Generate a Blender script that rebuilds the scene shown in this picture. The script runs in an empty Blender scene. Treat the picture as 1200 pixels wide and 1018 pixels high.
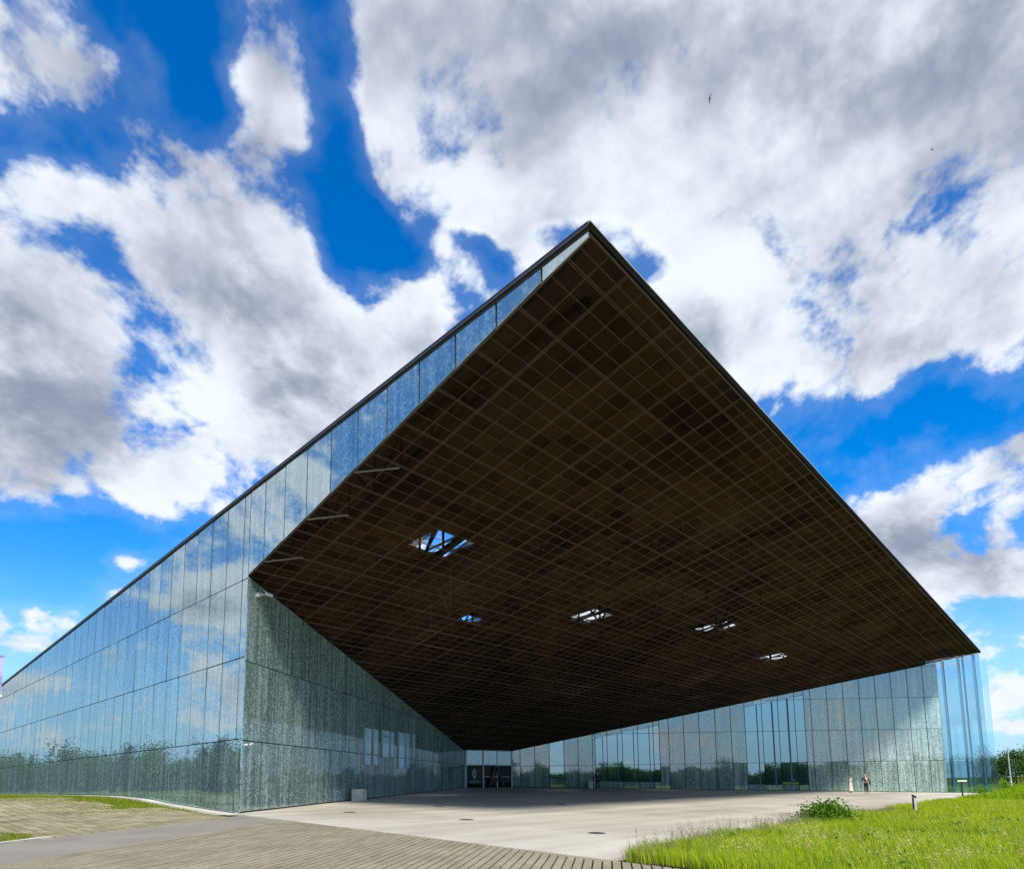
import bpy, bmesh, math, random
import numpy as np
from mathutils import Matrix, Vector

random.seed(7)
rng = np.random.default_rng(11)
scene = bpy.context.scene
COL = scene.collection
rad = math.radians

# ------------------------------------------------------------------ camera
EYE = Vector((0.0, 0.0, 1.1))
RX = Vector((0.67300286, 0.08088612, 0.73520377))
RY = Vector((-0.73953343, 0.09029044, 0.66703669))
RZ = Vector((-0.01242786, -0.99262528, 0.12058444))
PPX, PPY, FPX = 602.46, 826.59, 741.83
cam_d = bpy.data.cameras.new('camera')
cam_d.sensor_fit = 'HORIZONTAL'
cam_d.sensor_width = 36.0
cam_d.lens = FPX / 1200 * 36
cam_d.shift_x = (600 - PPX) / 1200
cam_d.shift_y = (PPY - 509) / 1200
cam_d.clip_start = 0.1
cam_d.clip_end = 9000
cam = bpy.data.objects.new('camera', cam_d)
COL.objects.link(cam)
m4 = Matrix(((RX[0], -RX[1], -RX[2], EYE[0]), (RY[0], -RY[1], -RY[2], EYE[1]),
             (RZ[0], -RZ[1], -RZ[2], EYE[2]), (0, 0, 0, 1)))
cam.matrix_world = m4
scene.camera = cam


def view_dir(px, py):
    """world direction towards a bearing measured on the photograph"""
    c = Vector(((px - PPX) / FPX, (py - PPY) / FPX, 1.0))
    return Vector((RX.dot(c), RY.dot(c), RZ.dot(c))).normalized()


# ------------------------------------------------------------------ light
SUN_EL, SUN_AZ = 43.0, 230.0           # azimuth counter-clockwise from +X
sv = Vector((math.cos(rad(SUN_EL)) * math.cos(rad(SUN_AZ)),
             math.cos(rad(SUN_EL)) * math.sin(rad(SUN_AZ)), math.sin(rad(SUN_EL))))
sun_d = bpy.data.lights.new('sun', 'SUN')
sun_d.energy = 3.7
sun_d.angle = rad(10)
sun_d.color = (1.0, 0.95, 0.86)
sun = bpy.data.objects.new('sun', sun_d)
COL.objects.link(sun)
sun.rotation_euler = (-sv).to_track_quat('-Z', 'Y').to_euler()

scene.view_settings.view_transform = 'Standard'
scene.view_settings.look = 'None'
scene.view_settings.gamma = 1.0
scene.view_settings.use_curve_mapping = False
scene.view_settings.exposure = 0.6
scene.render.engine = 'CYCLES'
scene.cycles.use_denoising = True
scene.cycles.max_bounces = 8
scene.cycles.diffuse_bounces = 4
scene.cycles.glossy_bounces = 4
scene.cycles.transparent_max_bounces = 12
scene.cycles.sample_clamp_indirect = 6.0


# ------------------------------------------------------------------ node helper
class NT:
    def __init__(self, tree):
        self.t = tree
        self.n = tree.nodes
        self.l = tree.links

    def add(self, typ, ins=None, **kw):
        nd = self.n.new(typ)
        for k, v in kw.items():
            setattr(nd, k, v)
        for k, v in (ins or {}).items():
            s = nd.inputs[k]
            if isinstance(v, bpy.types.NodeSocket):
                self.l.new(v, s)
            else:
                s.default_value = v
        return nd

    def math(self, op, a, b=0.0, c=None, clamp=False):
        d = {0: a, 1: b}
        if c is not None:
            d[2] = c
        return self.add('ShaderNodeMath', d, operation=op, use_clamp=clamp).outputs[0]

    def ramp(self, v, lo, hi, a=0.0, b=1.0, smooth=True):
        return self.add('ShaderNodeMapRange', {0: v, 1: lo, 2: hi, 3: a, 4: b}, clamp=True,
                        interpolation_type='SMOOTHSTEP' if smooth else 'LINEAR').outputs[0]

    def noise(self, vec, scale, detail=4.0, rough=0.55, dist=0.0, lac=2.0):
        return self.add('ShaderNodeTexNoise', {'Vector': vec, 'Scale': scale, 'Detail': detail,
                                               'Roughness': rough, 'Distortion': dist, 'Lacunarity': lac}).outputs[0]

    def mix(self, f, a, b):
        nd = self.n.new('ShaderNodeMix')
        nd.data_type = 'RGBA'
        for s, v in ((nd.inputs[0], f), (nd.inputs[6], a), (nd.inputs[7], b)):
            if isinstance(v, bpy.types.NodeSocket):
                self.l.new(v, s)
            elif s is nd.inputs[0] or not hasattr(v, '__len__'):
                s.default_value = v
            else:
                s.default_value = (*v, 1.0)[:4]
        return nd.outputs[2]


# ------------------------------------------------------------------ sky: Nishita air and a broken cloud deck
world = bpy.data.worlds.new('World')
scene.world = world
world.use_nodes = True
W = NT(world.node_tree)
W.n.clear()
tc = W.add('ShaderNodeTexCoord')
vdir = W.add('ShaderNodeVectorMath', {0: tc.outputs['Generated']}, operation='NORMALIZE').outputs[0]
sep = W.add('ShaderNodeSeparateXYZ', {0: vdir})
zc = W.math('MAXIMUM', sep.outputs[2], 0.0)
nish = W.add('ShaderNodeTexSky', sky_type='NISHITA', sun_disc=False, sun_elevation=rad(SUN_EL),
             sun_rotation=rad(90 - SUN_AZ), altitude=300, air_density=1.0, dust_density=0.25, ozone_density=2.5)
blue = W.add('ShaderNodeHueSaturation', {'Hue': 0.508, 'Saturation': 1.48, 'Value': 1.55, 'Color': nish.outputs[0]}).outputs[0]


def stereo(d):
    z = max(d.z, 0.0)
    return Vector((d.x / (1 + z), d.y / (1 + z), 0))


sden = W.math('ADD', zc, 1.0)
pst = W.add('ShaderNodeCombineXYZ', {0: W.math('DIVIDE', sep.outputs[0], sden), 1: W.math('DIVIDE', sep.outputs[1], sden)}).outputs[0]
qden = W.math('ADD', zc, 0.55)
qdk = W.add('ShaderNodeCombineXYZ', {0: W.math('DIVIDE', sep.outputs[0], qden), 1: W.math('DIVIDE', sep.outputs[1], qden)}).outputs[0]

# cloud banks: bearing (as measured), half sizes, tilt, thickness; 'm' banks are the ones mirrored in the long glass wall
BANKS = [
    # great grey bank on the right
    (560, 90, 150, 190, 0, 1.25), (720, 60, 190, 210, 0, 1.3), (900, 60, 200, 190, 0, 1.35), (1090, 90, 190, 170, 0, 1.2),
    (930, 220, 200, 170, 10, 1.35), (1080, 270, 190, 130, 0, 1.3), (950, 400, 150, 110, 25, 1.25), (1190, 240, 110, 130, 0, 1.2),
    (620, 205, 120, 80, 10, 1.0), (490, 150, 85, 140, 0, 1.0), (1000, 460, 60, 40, -20, 0.5), (1110, 400, 70, 40, -25, 0.5),
    (830, 370, 60, 60, 30, 0.7), (560, 160, 90, 90, 0, 0.6), (930, 320, 120, 80, 0, 0.7), (820, 200, 120, 110, 0, 1.1), (650, 150, 140, 110, 0, 1.0), (900, 290, 110, 90, 0, 1.2), (1080, 200, 120, 90, 0, 0.8), (530, 150, 105, 100, 0, 1.2), (640, 60, 110, 80, 0, 0.6),
    # left banks
    (90, 370, 170, 120, -15, 1.1), (80, 500, 190, 90, 5, 1.2), (150, 555, 90, 45, 0, 0.8), (10, 300, 100, 110, 0, 0.9),
    (20, 570, 90, 35, 0, 0.6), (250, 300, 90, 70, 30, 0.85),
    (380, 340, 140, 95, 10, 1.25), (420, 420, 130, 85, -10, 1.1), (340, 490, 70, 55, 20, 0.75), (500, 350, 50, 60, 10, 0.6),
    # thin veil and streak at the top left
    (140, 150, 180, 85, 40, 0.95), (90, 90, 100, 66, 20, 0.6), (230, 230, 110, 60, 40, 0.7), (60, 210, 90, 40, 10, 0.42),
    (310, 50, 56, 120, -6, 1.1), (325, 150, 60, 90, 12, 1.1), (300, 225, 70, 70, 0, 0.9),
    (590, 318, 50, 36, 0, 0.75), (490, 335, 46, 50, 0, 0.6),
    # right, below the blue gap
    (1150, 548, 85, 30, -22, 1.0), (1190, 515, 50, 20, -20, 0.6), (1040, 620, 55, 34, 10, 0.9), (1080, 650, 90, 46, 15, 1.0), (1170, 672, 100, 34, 0, 1.0), (1130, 708, 110, 16, 8, -0.35),
    (1150, 745, 120, 24, 0, 0.85), (1190, 805, 110, 17, 0, 0.8), (1180, 850, 110, 14, 0, 0.75), (1170, 385, 30, 22, 0, 0.35),
    # low left
    (146, 656, 30, 17, 20, 0.85), (30, 762, 75, 30, 8, 1.1), (60, 640, 110, 10, 12, 0.36), (205, 565, 40, 45, 30, 0.65), (60, 720, 110, 12, 6, 0.33),
    # behind the roof
    (520, 640, 120, 50, 0, 1.5), (720, 720, 170, 50, 0, 1.5), (880, 745, 150, 50, 0, 1.5),
    # gaps
    (748, 286, 64, 34, 30, -1.35), (800, 330, 40, 26, 45, -0.7), (690, 262, 46, 20, -10, -0.7), (640, 270, 50, 22, 15, -0.7), (575, 305, 48, 20, 45, -1.1), (540, 275, 36, 16, 20, -0.8), (265, 440, 30, 46, 0, -0.45), (392, 150, 34, 170, -6, -0.6), (385, 40, 30, 80, -4, -0.4), (505, 320, 50, 26, 35, -0.5), (545, 375, 40, 26, 35, -0.7), (240, 20, 60, 50, 0, -0.5),
    (440, 275, 60, 34, 30, -0.4), (875, 25, 16, 50, 0, -0.5), (535, 330, 50, 36, 30, -0.5), (235, 110, 50, 130, -18, -0.85), (120, 20, 110, 36, 0, -0.4),
    (40, 165, 80, 34, 5, -0.9), (455, 292, 50, 24, 40, -0.9), (265, 600, 90, 40, 0, -0.7), (100, 625, 140, 26, 0, -0.5), (1000, 530, 130, 70, -30, -0.9), (1130, 455, 120, 36, -28, -0.6), (1110, 600, 50, 16, -10, -0.4), (205, 470, 40, 30, 0, -0.25), (1190, 90, 24, 20, 0, -0.6),
]
MIRRORED = [(250, 712, 75, 26, -8, 1.0), (110, 778, 110, 20, -8, 1.0), (250, 806, 90, 22, -6, 0.9), (200, 845, 110, 8, 0, 0.4)]


def bank(px, py, ax, ay, rot, w, mirror=False, after=None):
    def D(x, y):
        d = view_dir(x, y)
        if mirror:
            d.x = -d.x
        return stereo(d)
    a = rad(rot)
    p0 = D(px, py)
    p1 = D(px + ax * math.cos(a), py + ax * math.sin(a)) - p0
    p2 = D(px - ay * math.sin(a), py + ay * math.cos(a)) - p0
    src = pst
    if after is not None:          # evaluated one after another, which keeps the shader small
        src = W.add('ShaderNodeVectorMath', {0: after, 1: (1e-9, 1e-9, 0), 2: pst}, operation='MULTIPLY_ADD').outputs[0]
    mp = W.add('ShaderNodeMapping', {'Vector': src, 'Location': p0, 'Rotation': (0, 0, math.atan2(p1.y, p1.x)),
                                     'Scale': (p1.length * 1.15, p2.length * 1.15, 1)}, vector_type='TEXTURE')
    ln = W.add('ShaderNodeVectorMath', {0: mp.outputs[0]}, operation='LENGTH').outputs['Value']
    return W.ramp(ln, 0.0, 1.6, w, 0.0)


acc = None
for b in BANKS:
    s = bank(*b, after=acc)
    acc = s if acc is None else W.math('ADD', acc, s)
for b in MIRRORED:
    acc = W.math('ADD', acc, bank(*b, mirror=True, after=acc))
# scattered clouds over the rest of the sky
cdir = view_dir(600, 470)
cosang = W.add('ShaderNodeVectorMath', {0: vdir, 1: cdir}, operation='DOT_PRODUCT').outputs['Value']
elsewhere = W.ramp(cosang, math.cos(rad(62)), math.cos(rad(47)), 1.0, 0.0)
scat = W.noise(qdk, 0.55, 3.0, 0.5)
scat = W.math('MULTIPLY', W.ramp(scat, 0.38, 0.66), 1.2)
elsewhere = W.math('MULTIPLY', elsewhere, W.ramp(zc, 0.16, 0.40))
acc = W.math('ADD', acc, W.math('MULTIPLY', scat, elsewhere))

acc_soft = W.math('MINIMUM', W.math('MULTIPLY', acc, 0.60), 1.12)
warp = W.add('ShaderNodeTexNoise', {'Vector': qdk, 'Scale': 1.9, 'Detail': 3.0, 'Roughness': 0.55})
wv = W.add('ShaderNodeVectorMath', {0: W.add('ShaderNodeVectorMath', {0: warp.outputs['Color'], 1: (.5, .5, .5)}, operation='SUBTRACT').outputs[0], 'Scale': 0.13}, operation='SCALE').outputs[0]
qw = W.add('ShaderNodeVectorMath', {0: qdk, 1: wv}, operation='ADD').outputs[0]
qs = W.add('ShaderNodeVectorMath', {0: qw, 1: (sv.x * .07, sv.y * .07, 0)}, operation='ADD').outputs[0]
fbm = W.noise(qw, 3.4, 12.0, 0.62)
fbms = W.noise(qs, 3.4, 7.0, 0.60)
fbm2 = W.noise(pst, 4.5, 8.0, 0.60, 0.3)
puffv = W.add('ShaderNodeVectorMath', {0: qdk, 1: W.add('ShaderNodeVectorMath', {0: warp.outputs['Color'], 'Scale': 0.22}, operation='SCALE').outputs[0]}, operation='ADD').outputs[0]
vor = W.add('ShaderNodeTexVoronoi', {'Vector': puffv, 'Scale': 6.5, 'Detail': 3.0, 'Roughness': 0.55, 'Lacunarity': 2.1}, feature='F1', normalize=True).outputs['Distance']
dsum = W.math('ADD', W.math('MULTIPLY', W.math('SUBTRACT', fbm, 0.5), 5.2), W.math('MULTIPLY', W.math('SUBTRACT', fbm2, 0.5), 2.2))
dsum = W.math('ADD', dsum, W.math('MULTIPLY', W.math('SUBTRACT', 0.40, vor), 2.2))
dens = W.math('ADD', acc_soft, dsum)
alpha = W.ramp(dens, 0.34, 0.86)
thin = W.math('MULTIPLY', W.ramp(dens, -0.15, 0.5), 0.10)
alpha = W.math('MAXIMUM', alpha, thin)
body = W.noise(qdk, 1.5, 5.0, 0.52, 0.35)
thick = W.math('ADD', W.math('MULTIPLY', W.math('MINIMUM', acc, 2.0), 0.30), W.math('MULTIPLY', W.math('SUBTRACT', body, 0.5), 3.6))
thick = W.math('ADD', thick, W.math('MULTIPLY', W.math('SUBTRACT', fbms, fbm), 6.5))
thick = W.math('ADD', thick, W.math('MULTIPLY', W.math('SUBTRACT', vor, 0.40), 3.0))
thick = W.math('ADD', thick, W.math('MULTIPLY', W.math('SUBTRACT', W.ramp(dens, 0.5, 1.5), 0.5), 0.5))
grey = W.ramp(thick, -0.75, 1.35)
cl = W.mix(grey, (0.575, 0.615, 0.675), (0.185, 0.212, 0.288))
air = W.add('ShaderNodeBackground', {0: blue, 1: 0.10})
hz = W.ramp(zc, 0.0, 0.30, 0.88, 0.0)
air0 = W.add('ShaderNodeBackground', {0: (0.27, 0.53, 0.82, 1), 1: 0.80})
air = W.add('ShaderNodeMixShader', {0: hz, 1: air.outputs[0], 2: air0.outputs[0]})
cloud = W.add('ShaderNodeBackground', {0: cl, 1: 1.05})
mx = W.add('ShaderNodeMixShader', {0: alpha, 1: air.outputs[0], 2: cloud.outputs[0]})
wo = W.add('ShaderNodeOutputWorld', {0: mx.outputs[0]})
world.cycles.sampling_method = 'MANUAL'
world.cycles.sample_map_resolution = 512


# ------------------------------------------------------------------ materials
def mat(name):
    m = bpy.data.materials.new(name)
    m.use_nodes = True
    t = NT(m.node_tree)
    t.n.clear()
    out = t.add('ShaderNodeOutputMaterial')
    return m, t, out


def simple(name, col, rough=0.6, metal=0.0, var=0.15, scale=3.0, spec=0.4):
    m, t, out = mat(name)
    tcn = t.add('ShaderNodeTexCoord')
    nz = t.noise(tcn.outputs['Object'], scale, 5.0)
    lo = tuple(c * (1 - var) for c in col)
    hi = tuple(min(1, c * (1 + var)) for c in col)
    c = t.mix(t.ramp(nz, 0.3, 0.7), lo, hi)
    b = t.add('ShaderNodeBsdfPrincipled', {'Base Color': c, 'Roughness': rough, 'Metallic': metal, 'Specular IOR Level': spec})
    t.l.new(b.outputs[0], out.inputs[0])
    return m


def glass_print(name, dark, light, ior, cover=0.5, tint=(0.93, 0.98, 1.0)):
    """reflective facade glass with the pale leaf print on its inner face"""
    m, t, out = mat(name)
    tcn = t.add('ShaderNodeTexCoord')
    inf = t.add('ShaderNodeObjectInfo')
    off = t.add('ShaderNodeVectorMath', {0: tcn.outputs['Object'], 1: t.add('ShaderNodeVectorMath', {0: inf.outputs['Location'], 1: (3.7, 5.1, 2.3)}, operation='MULTIPLY').outputs[0]}, operation='ADD').outputs[0]
    st = t.add('ShaderNodeMapping', {'Vector': off, 'Scale': (5.0, 1.0, 0.18)})
    stripe = t.noise(st.outputs[0], 1.0, 2.0, 0.5)
    curl = t.noise(off, 6.5, 3.0, 0.6, 1.8)
    curl2 = t.noise(off, 17.0, 2.0, 0.5, 1.2)
    v = t.math('ADD', t.math('MULTIPLY', curl, 0.9), t.math('MULTIPLY', curl2, 0.45))
    v = t.math('ADD', v, t.math('MULTIPLY', t.math('SUBTRACT', stripe, 0.5), 0.5))
    f = t.ramp(v, 0.68 - 0.16 * cover, 0.68 + 0.22 * (1.0 - cover) + 0.03)
    c = t.mix(f, dark, light)
    vr = t.math('MULTIPLY_ADD', inf.outputs['Random'], 0.22, 0.89)
    c = t.mix(1.0, c, c)
    hs = t.add('ShaderNodeHueSaturation', {'Value': vr, 'Color': c}).outputs[0]
    df = t.add('ShaderNodeBsdfDiffuse', {'Color': hs})
    # the glass is not perfectly flat
    wav = t.noise(off, 0.55, 1.0, 0.5)
    bp = t.add('ShaderNodeBump', {'Strength': 0.05, 'Distance': 0.02, 'Height': wav})
    gl = t.add('ShaderNodeBsdfGlossy', {'Color': (*tint, 1), 'Roughness': 0.012, 'Normal': bp.outputs[0]})
    fr = t.add('ShaderNodeFresnel', {'IOR': ior})
    mxx = t.add('ShaderNodeMixShader', {0: fr.outputs[0], 1: df.outputs[0], 2: gl.outputs[0]})
    t.l.new(mxx.outputs[0], out.inputs[0])
    return m


M = {}
M['print'] = glass_print('printed_facade_glass', (0.120, 0.172, 0.165), (0.36, 0.475, 0.445), 2.5, 0.55)
M['pane'] = glass_print('clear_window_glass', (0.012, 0.035, 0.045), (0.03, 0.07, 0.08), 3.8, 0.3, (0.72, 0.93, 1.0))
M['sky_paint'] = glass_print('glass_with_painted_sky', (0.46, 0.74, 0.88), (0.60, 0.82, 0.92), 1.6, 0.5)  # sky reflection painted into the pane colour of the recessed windows


def clear_glass():
    m, t, out = mat('see_through_glass')
    tr = t.add('ShaderNodeBsdfTransparent', {'Color': (0.80, 0.93, 0.98, 1)})
    gl = t.add('ShaderNodeBsdfGlossy', {'Color': (0.85, 0.97, 1, 1), 'Roughness': 0.01})
    df = t.add('ShaderNodeBsdfDiffuse', {'Color': (0.25, 0.42, 0.44, 1)})
    fc = t.add('ShaderNodeLayerWeight', {'Blend': 0.5}).outputs['Facing']
    fr = t.add('ShaderNodeMath', {0: t.math('POWER', fc, 4.0), 1: 0.5, 2: 0.22}, operation='MULTIPLY_ADD')
    a = t.add('ShaderNodeMixShader', {0: 0.04, 1: tr.outputs[0], 2: df.outputs[0]})
    b = t.add('ShaderNodeMixShader', {0: fr.outputs[0], 1: a.outputs[0], 2: gl.outputs[0]})
    t.l.new(b.outputs[0], out.inputs[0])
    return m


M['clear'] = clear_glass()
M['core'] = simple('dark_backing', (0.020, 0.024, 0.026), 0.8)
M['black'] = simple('black_metal', (0.012, 0.012, 0.013), 0.5)
M['cap'] = simple('dark_roof_trim', (0.035, 0.033, 0.045), 0.45)
M['lip'] = simple('pale_metal_trim', (0.42, 0.50, 0.44), 0.35, 0.3)
M['soot'] = simple('dark_front_trim', (0.008, 0.006, 0.005), 0.95, spec=0.05)
M['roof'] = simple('roof_sheet', (0.085, 0.062, 0.042), 0.85)
M['rail'] = simple('soffit_rail_steel', (0.122, 0.083, 0.058), 0.6)
M['steel'] = simple('dark_truss_steel', (0.022, 0.018, 0.015), 0.7)
M['brace'] = simple('pale_brace_steel', (0.30, 0.28, 0.25), 0.5)
M['frame'] = simple('pale_window_frame', (0.42, 0.50, 0.50), 0.4)
M['mullion'] = simple('blue_grey_steel', (0.05, 0.10, 0.17), 0.35)
M['white'] = simple('white_paint', (0.72, 0.72, 0.68), 0.5, var=0.06)
M['concrete_white'] = simple('pale_concrete', (0.55, 0.54, 0.49), 0.8, var=0.12)
M['galv'] = simple('galvanised_steel', (0.50, 0.52, 0.50), 0.45, 0.4)
M['iron'] = simple('cast_iron', (0.16, 0.14, 0.12), 0.7)
M['door'] = glass_print('dark_door_glass', (0.004, 0.006, 0.006), (0.012, 0.016, 0.016), 1.18, 0.3)
M['signpale'] = simple('pale_sign_print', (0.35, 0.42, 0.42), 0.6)
M['lilac'] = simple('lilac_banner_cloth', (0.40, 0.38, 0.62), 0.7)
M['bark'] = simple('bark', (0.09, 0.07, 0.05), 0.9, scale=8)


def mesh_panel_mat():
    m, t, out = mat('brown_metal_mesh')
    inf = t.add('ShaderNodeObjectInfo')
    geo = t.add('ShaderNodeNewGeometry')
    nz = t.noise(geo.outputs['Position'], 0.22, 5.0, 0.65)
    ri = t.math('ADD', inf.outputs['Random'], geo.outputs['Random Per Island'])
    f = t.math('ADD', t.math('MULTIPLY', nz, 1.0), t.math('MULTIPLY', t.math('FRACT', ri), 0.16))
    c = t.mix(t.ramp(f, 0.35, 0.85), (0.014, 0.0075, 0.0035), (0.078, 0.045, 0.021))
    df = t.add('ShaderNodeBsdfDiffuse', {'Color': c})
    tr = t.add('ShaderNodeBsdfTransparent', {'Color': (1, 1, 1, 1)})
    fc = t.add('ShaderNodeLayerWeight', {'Blend': 0.5}).outputs['Facing']
    mxx = t.add('ShaderNodeMixShader', {0: t.ramp(fc, 0.15, 0.80, 0.40, 0.90), 1: tr.outputs[0], 2: df.outputs[0]})
    t.l.new(mxx.outputs[0], out.inputs[0])
    return m


M['mesh'] = mesh_panel_mat()


def ground_mats():
    m, t, out = mat('forecourt_concrete')
    geo = t.add('ShaderNodeNewGeometry')
    p = geo.outputs['Position']
    a = t.noise(p, 0.16, 6.0, 0.6)
    st = t.add('ShaderNodeMapping', {'Vector': p, 'Rotation': (0, 0, rad(-52)), 'Scale': (0.08, 0.9, 1)})
    b = t.noise(st.outputs[0], 0.7, 4.0, 0.6)
    g = t.noise(p, 14.0, 4.0, 0.7)
    f = t.math('ADD', t.math('MULTIPLY', a, 0.5), t.math('MULTIPLY', b, 0.5))
    c = t.mix(t.ramp(f, 0.36, 0.62), (0.40, 0.362, 0.295), (0.60, 0.560, 0.465))
    sp = t.noise(p, 0.9, 7.0, 0.72, 0.6)
    c = t.mix(t.ramp(sp, 0.56, 0.72, 0.0, 0.30), c, (0.27, 0.245, 0.205))
    c = t.mix(t.ramp(g, 0.3, 0.8, 0.0, 0.25), c, (0.30, 0.28, 0.25))
    c = t.add('ShaderNodeHueSaturation', {'Value': t.math('MULTIPLY_ADD', t.add('ShaderNodeObjectInfo').outputs['Random'], 0.10, 0.95), 'Color': c}).outputs[0]
    bs = t.add('ShaderNodeBsdfPrincipled', {'Base Color': c, 'Roughness': 0.62, 'Specular IOR Level': 0.35})
    t.l.new(bs.outputs[0], out.inputs[0])
    M['concrete'] = m

    m, t, out = mat('asphalt_band')
    geo = t.add('ShaderNodeNewGeometry')
    p = geo.outputs['Position']
    a = t.noise(p, 0.5, 5.0, 0.6)
    g = t.noise(p, 40.0, 3.0, 0.7)
    c = t.mix(t.ramp(t.math('ADD', t.math('MULTIPLY', a, 0.5), t.math('MULTIPLY', g, 0.5)), 0.3, 0.7), (0.18, 0.158, 0.122), (0.30, 0.268, 0.212))
    bs = t.add('ShaderNodeBsdfPrincipled', {'Base Color': c, 'Roughness': 0.85})
    t.l.new(bs.outputs[0], out.inputs[0])
    M['asphalt'] = m

    m, t, out = mat('paver_stone')
    geo = t.add('ShaderNodeNewGeometry')
    inf = t.add('ShaderNodeObjectInfo')
    p = geo.outputs['Position']
    a = t.noise(p, 0.6, 5.0, 0.6)
    g = t.noise(p, 30.0, 4.0, 0.7)
    r = t.math('FRACT', t.math('ADD', inf.outputs['Random'], geo.outputs['Random Per Island']))
    f = t.math('ADD', t.math('ADD', t.math('MULTIPLY', a, 0.50), t.math('MULTIPLY', g, 0.40)), t.math('MULTIPLY', r, 0.10))
    c = t.mix(t.ramp(f, 0.3, 0.75), (0.205, 0.170, 0.108), (0.36, 0.31, 0.215))
    bs = t.add('ShaderNodeBsdfPrincipled', {'Base Color': c, 'Roughness': 0.85})
    t.l.new(bs.outputs[0], out.inputs[0])
    M['paver'] = m

    m, t, out = mat('joint_soil')
    geo = t.add('ShaderNodeNewGeometry')
    p = geo.outputs['Position']
    a = t.noise(p, 1.2, 5.0, 0.6)
    c = t.mix(t.ramp(a, 0.35, 0.65), (0.030, 0.026, 0.015), (0.035, 0.042, 0.012))
    bs = t.add('ShaderNodeBsdfDiffuse', {'Color': c})
    t.l.new(bs.outputs[0], out.inputs[0])
    M['soil'] = m

    m, t, out = mat('meadow_ground')
    geo = t.add('ShaderNodeNewGeometry')
    p = geo.outputs['Position']
    a = t.noise(p, 0.05, 6.0, 0.6)
    b = t.noise(p, 1.5, 6.0, 0.7)
    c = t.mix(t.ramp(a, 0.35, 0.65), (0.075, 0.125, 0.014), (0.15, 0.17, 0.03))
    c = t.mix(t.ramp(b, 0.35, 0.75, 0.0, 0.55), c, (0.05, 0.085, 0.012))
    bs = t.add('ShaderNodeBsdfDiffuse', {'Color': c})
    t.l.new(bs.outputs[0], out.inputs[0])
    M['meadow'] = m


ground_mats()


def leaf_mat(name, c0, c1, transl=0.35):
    m, t, out = mat(name)
    geo = t.add('ShaderNodeNewGeometry')
    inf = t.add('ShaderNodeObjectInfo')
    nz = t.noise(geo.outputs['Position'], 0.35, 4.0)
    f = t.math('ADD', t.math('MULTIPLY', geo.outputs['Random Per Island'], 0.55), t.math('MULTIPLY', nz, 0.45))
    f = t.math('ADD', f, t.math('MULTIPLY', t.math('SUBTRACT', inf.outputs['Random'], 0.5), 0.3))
    c = t.mix(t.ramp(f, 0.25, 0.78), c0, c1)
    df = t.add('ShaderNodeBsdfDiffuse', {'Color': c})
    tl = t.add('ShaderNodeBsdfTranslucent', {'Color': c})
    mxx = t.add('ShaderNodeMixShader', {0: transl, 1: df.outputs[0], 2: tl.outputs[0]})
    t.l.new(mxx.outputs[0], out.inputs[0])
    return m


M['grass'] = leaf_mat('meadow_grass', (0.19, 0.34, 0.009), (0.50, 0.57, 0.04), 0.45)
M['short_grass'] = leaf_mat('short_grass', (0.10, 0.17, 0.012), (0.27, 0.28, 0.04), 0.35)
M['seed'] = leaf_mat('pale_seed_heads', (0.42, 0.42, 0.10), (0.62, 0.60, 0.22), 0.4)
M['dry'] = leaf_mat('dry_stalks', (0.20, 0.17, 0.12), (0.36, 0.31, 0.22), 0.3)
M['leaf'] = leaf_mat('tree_leaf', (0.040, 0.085, 0.018), (0.145, 0.220, 0.048))
M['leaf_dark'] = leaf_mat('dark_needles', (0.012, 0.024, 0.012), (0.035, 0.060, 0.020))
M['leaf_bush'] = leaf_mat('bush_leaf', (0.055, 0.135, 0.012), (0.22, 0.37, 0.04))


# ------------------------------------------------------------------ object helpers
def mk(name, verts, faces, material, parent=None, loc=(0, 0, 0), smooth=False):
    me = bpy.data.meshes.new(name)
    me.from_pydata([tuple(v) for v in verts], [], [tuple(f) for f in faces])
    if isinstance(material, (list, tuple)):
        for q in material:
            me.materials.append(q)
    else:
        me.materials.append(material)
    if smooth:
        me.polygons.foreach_set('use_smooth', [True] * len(me.polygons))
    me.update()
    return put(name, me, parent, loc)


def put(name, me, parent=None, loc=(0, 0, 0)):
    o = bpy.data.objects.new(name, me)
    COL.objects.link(o)
    o.location = loc
    if parent is not None:
        o.parent = parent
    return o


def big(name, verts, loops, starts, totals, material, parent=None, loc=(0, 0, 0)):
    """fast mesh from numpy arrays"""
    me = bpy.data.meshes.new(name)
    me.vertices.add(len(verts))
    me.vertices.foreach_set('co', np.asarray(verts, dtype=np.float32).ravel())
    me.loops.add(len(loops))
    me.loops.foreach_set('vertex_index', np.asarray(loops, dtype=np.int32))
    me.polygons.add(len(starts))
    me.polygons.foreach_set('loop_start', np.asarray(starts, dtype=np.int32))
    me.polygons.foreach_set('loop_total', np.asarray(totals, dtype=np.int32))
    me.materials.append(material)
    me.update(calc_edges=True)
    return put(name, me, parent, loc)


def tag(o, label=None, cat=None, group=None, kind=None):
    if label:
        o['label'] = label
    if cat:
        o['category'] = cat
    if group:
        o['group'] = group
    if kind:
        o['kind'] = kind
    return o


def empty(name, loc, label, cat, group=None, rz=0.0):
    o = bpy.data.objects.new(name, None)
    COL.objects.link(o)
    o.location = loc
    o.rotation_euler = (0, 0, rz)
    return tag(o, label, cat, group)


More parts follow.
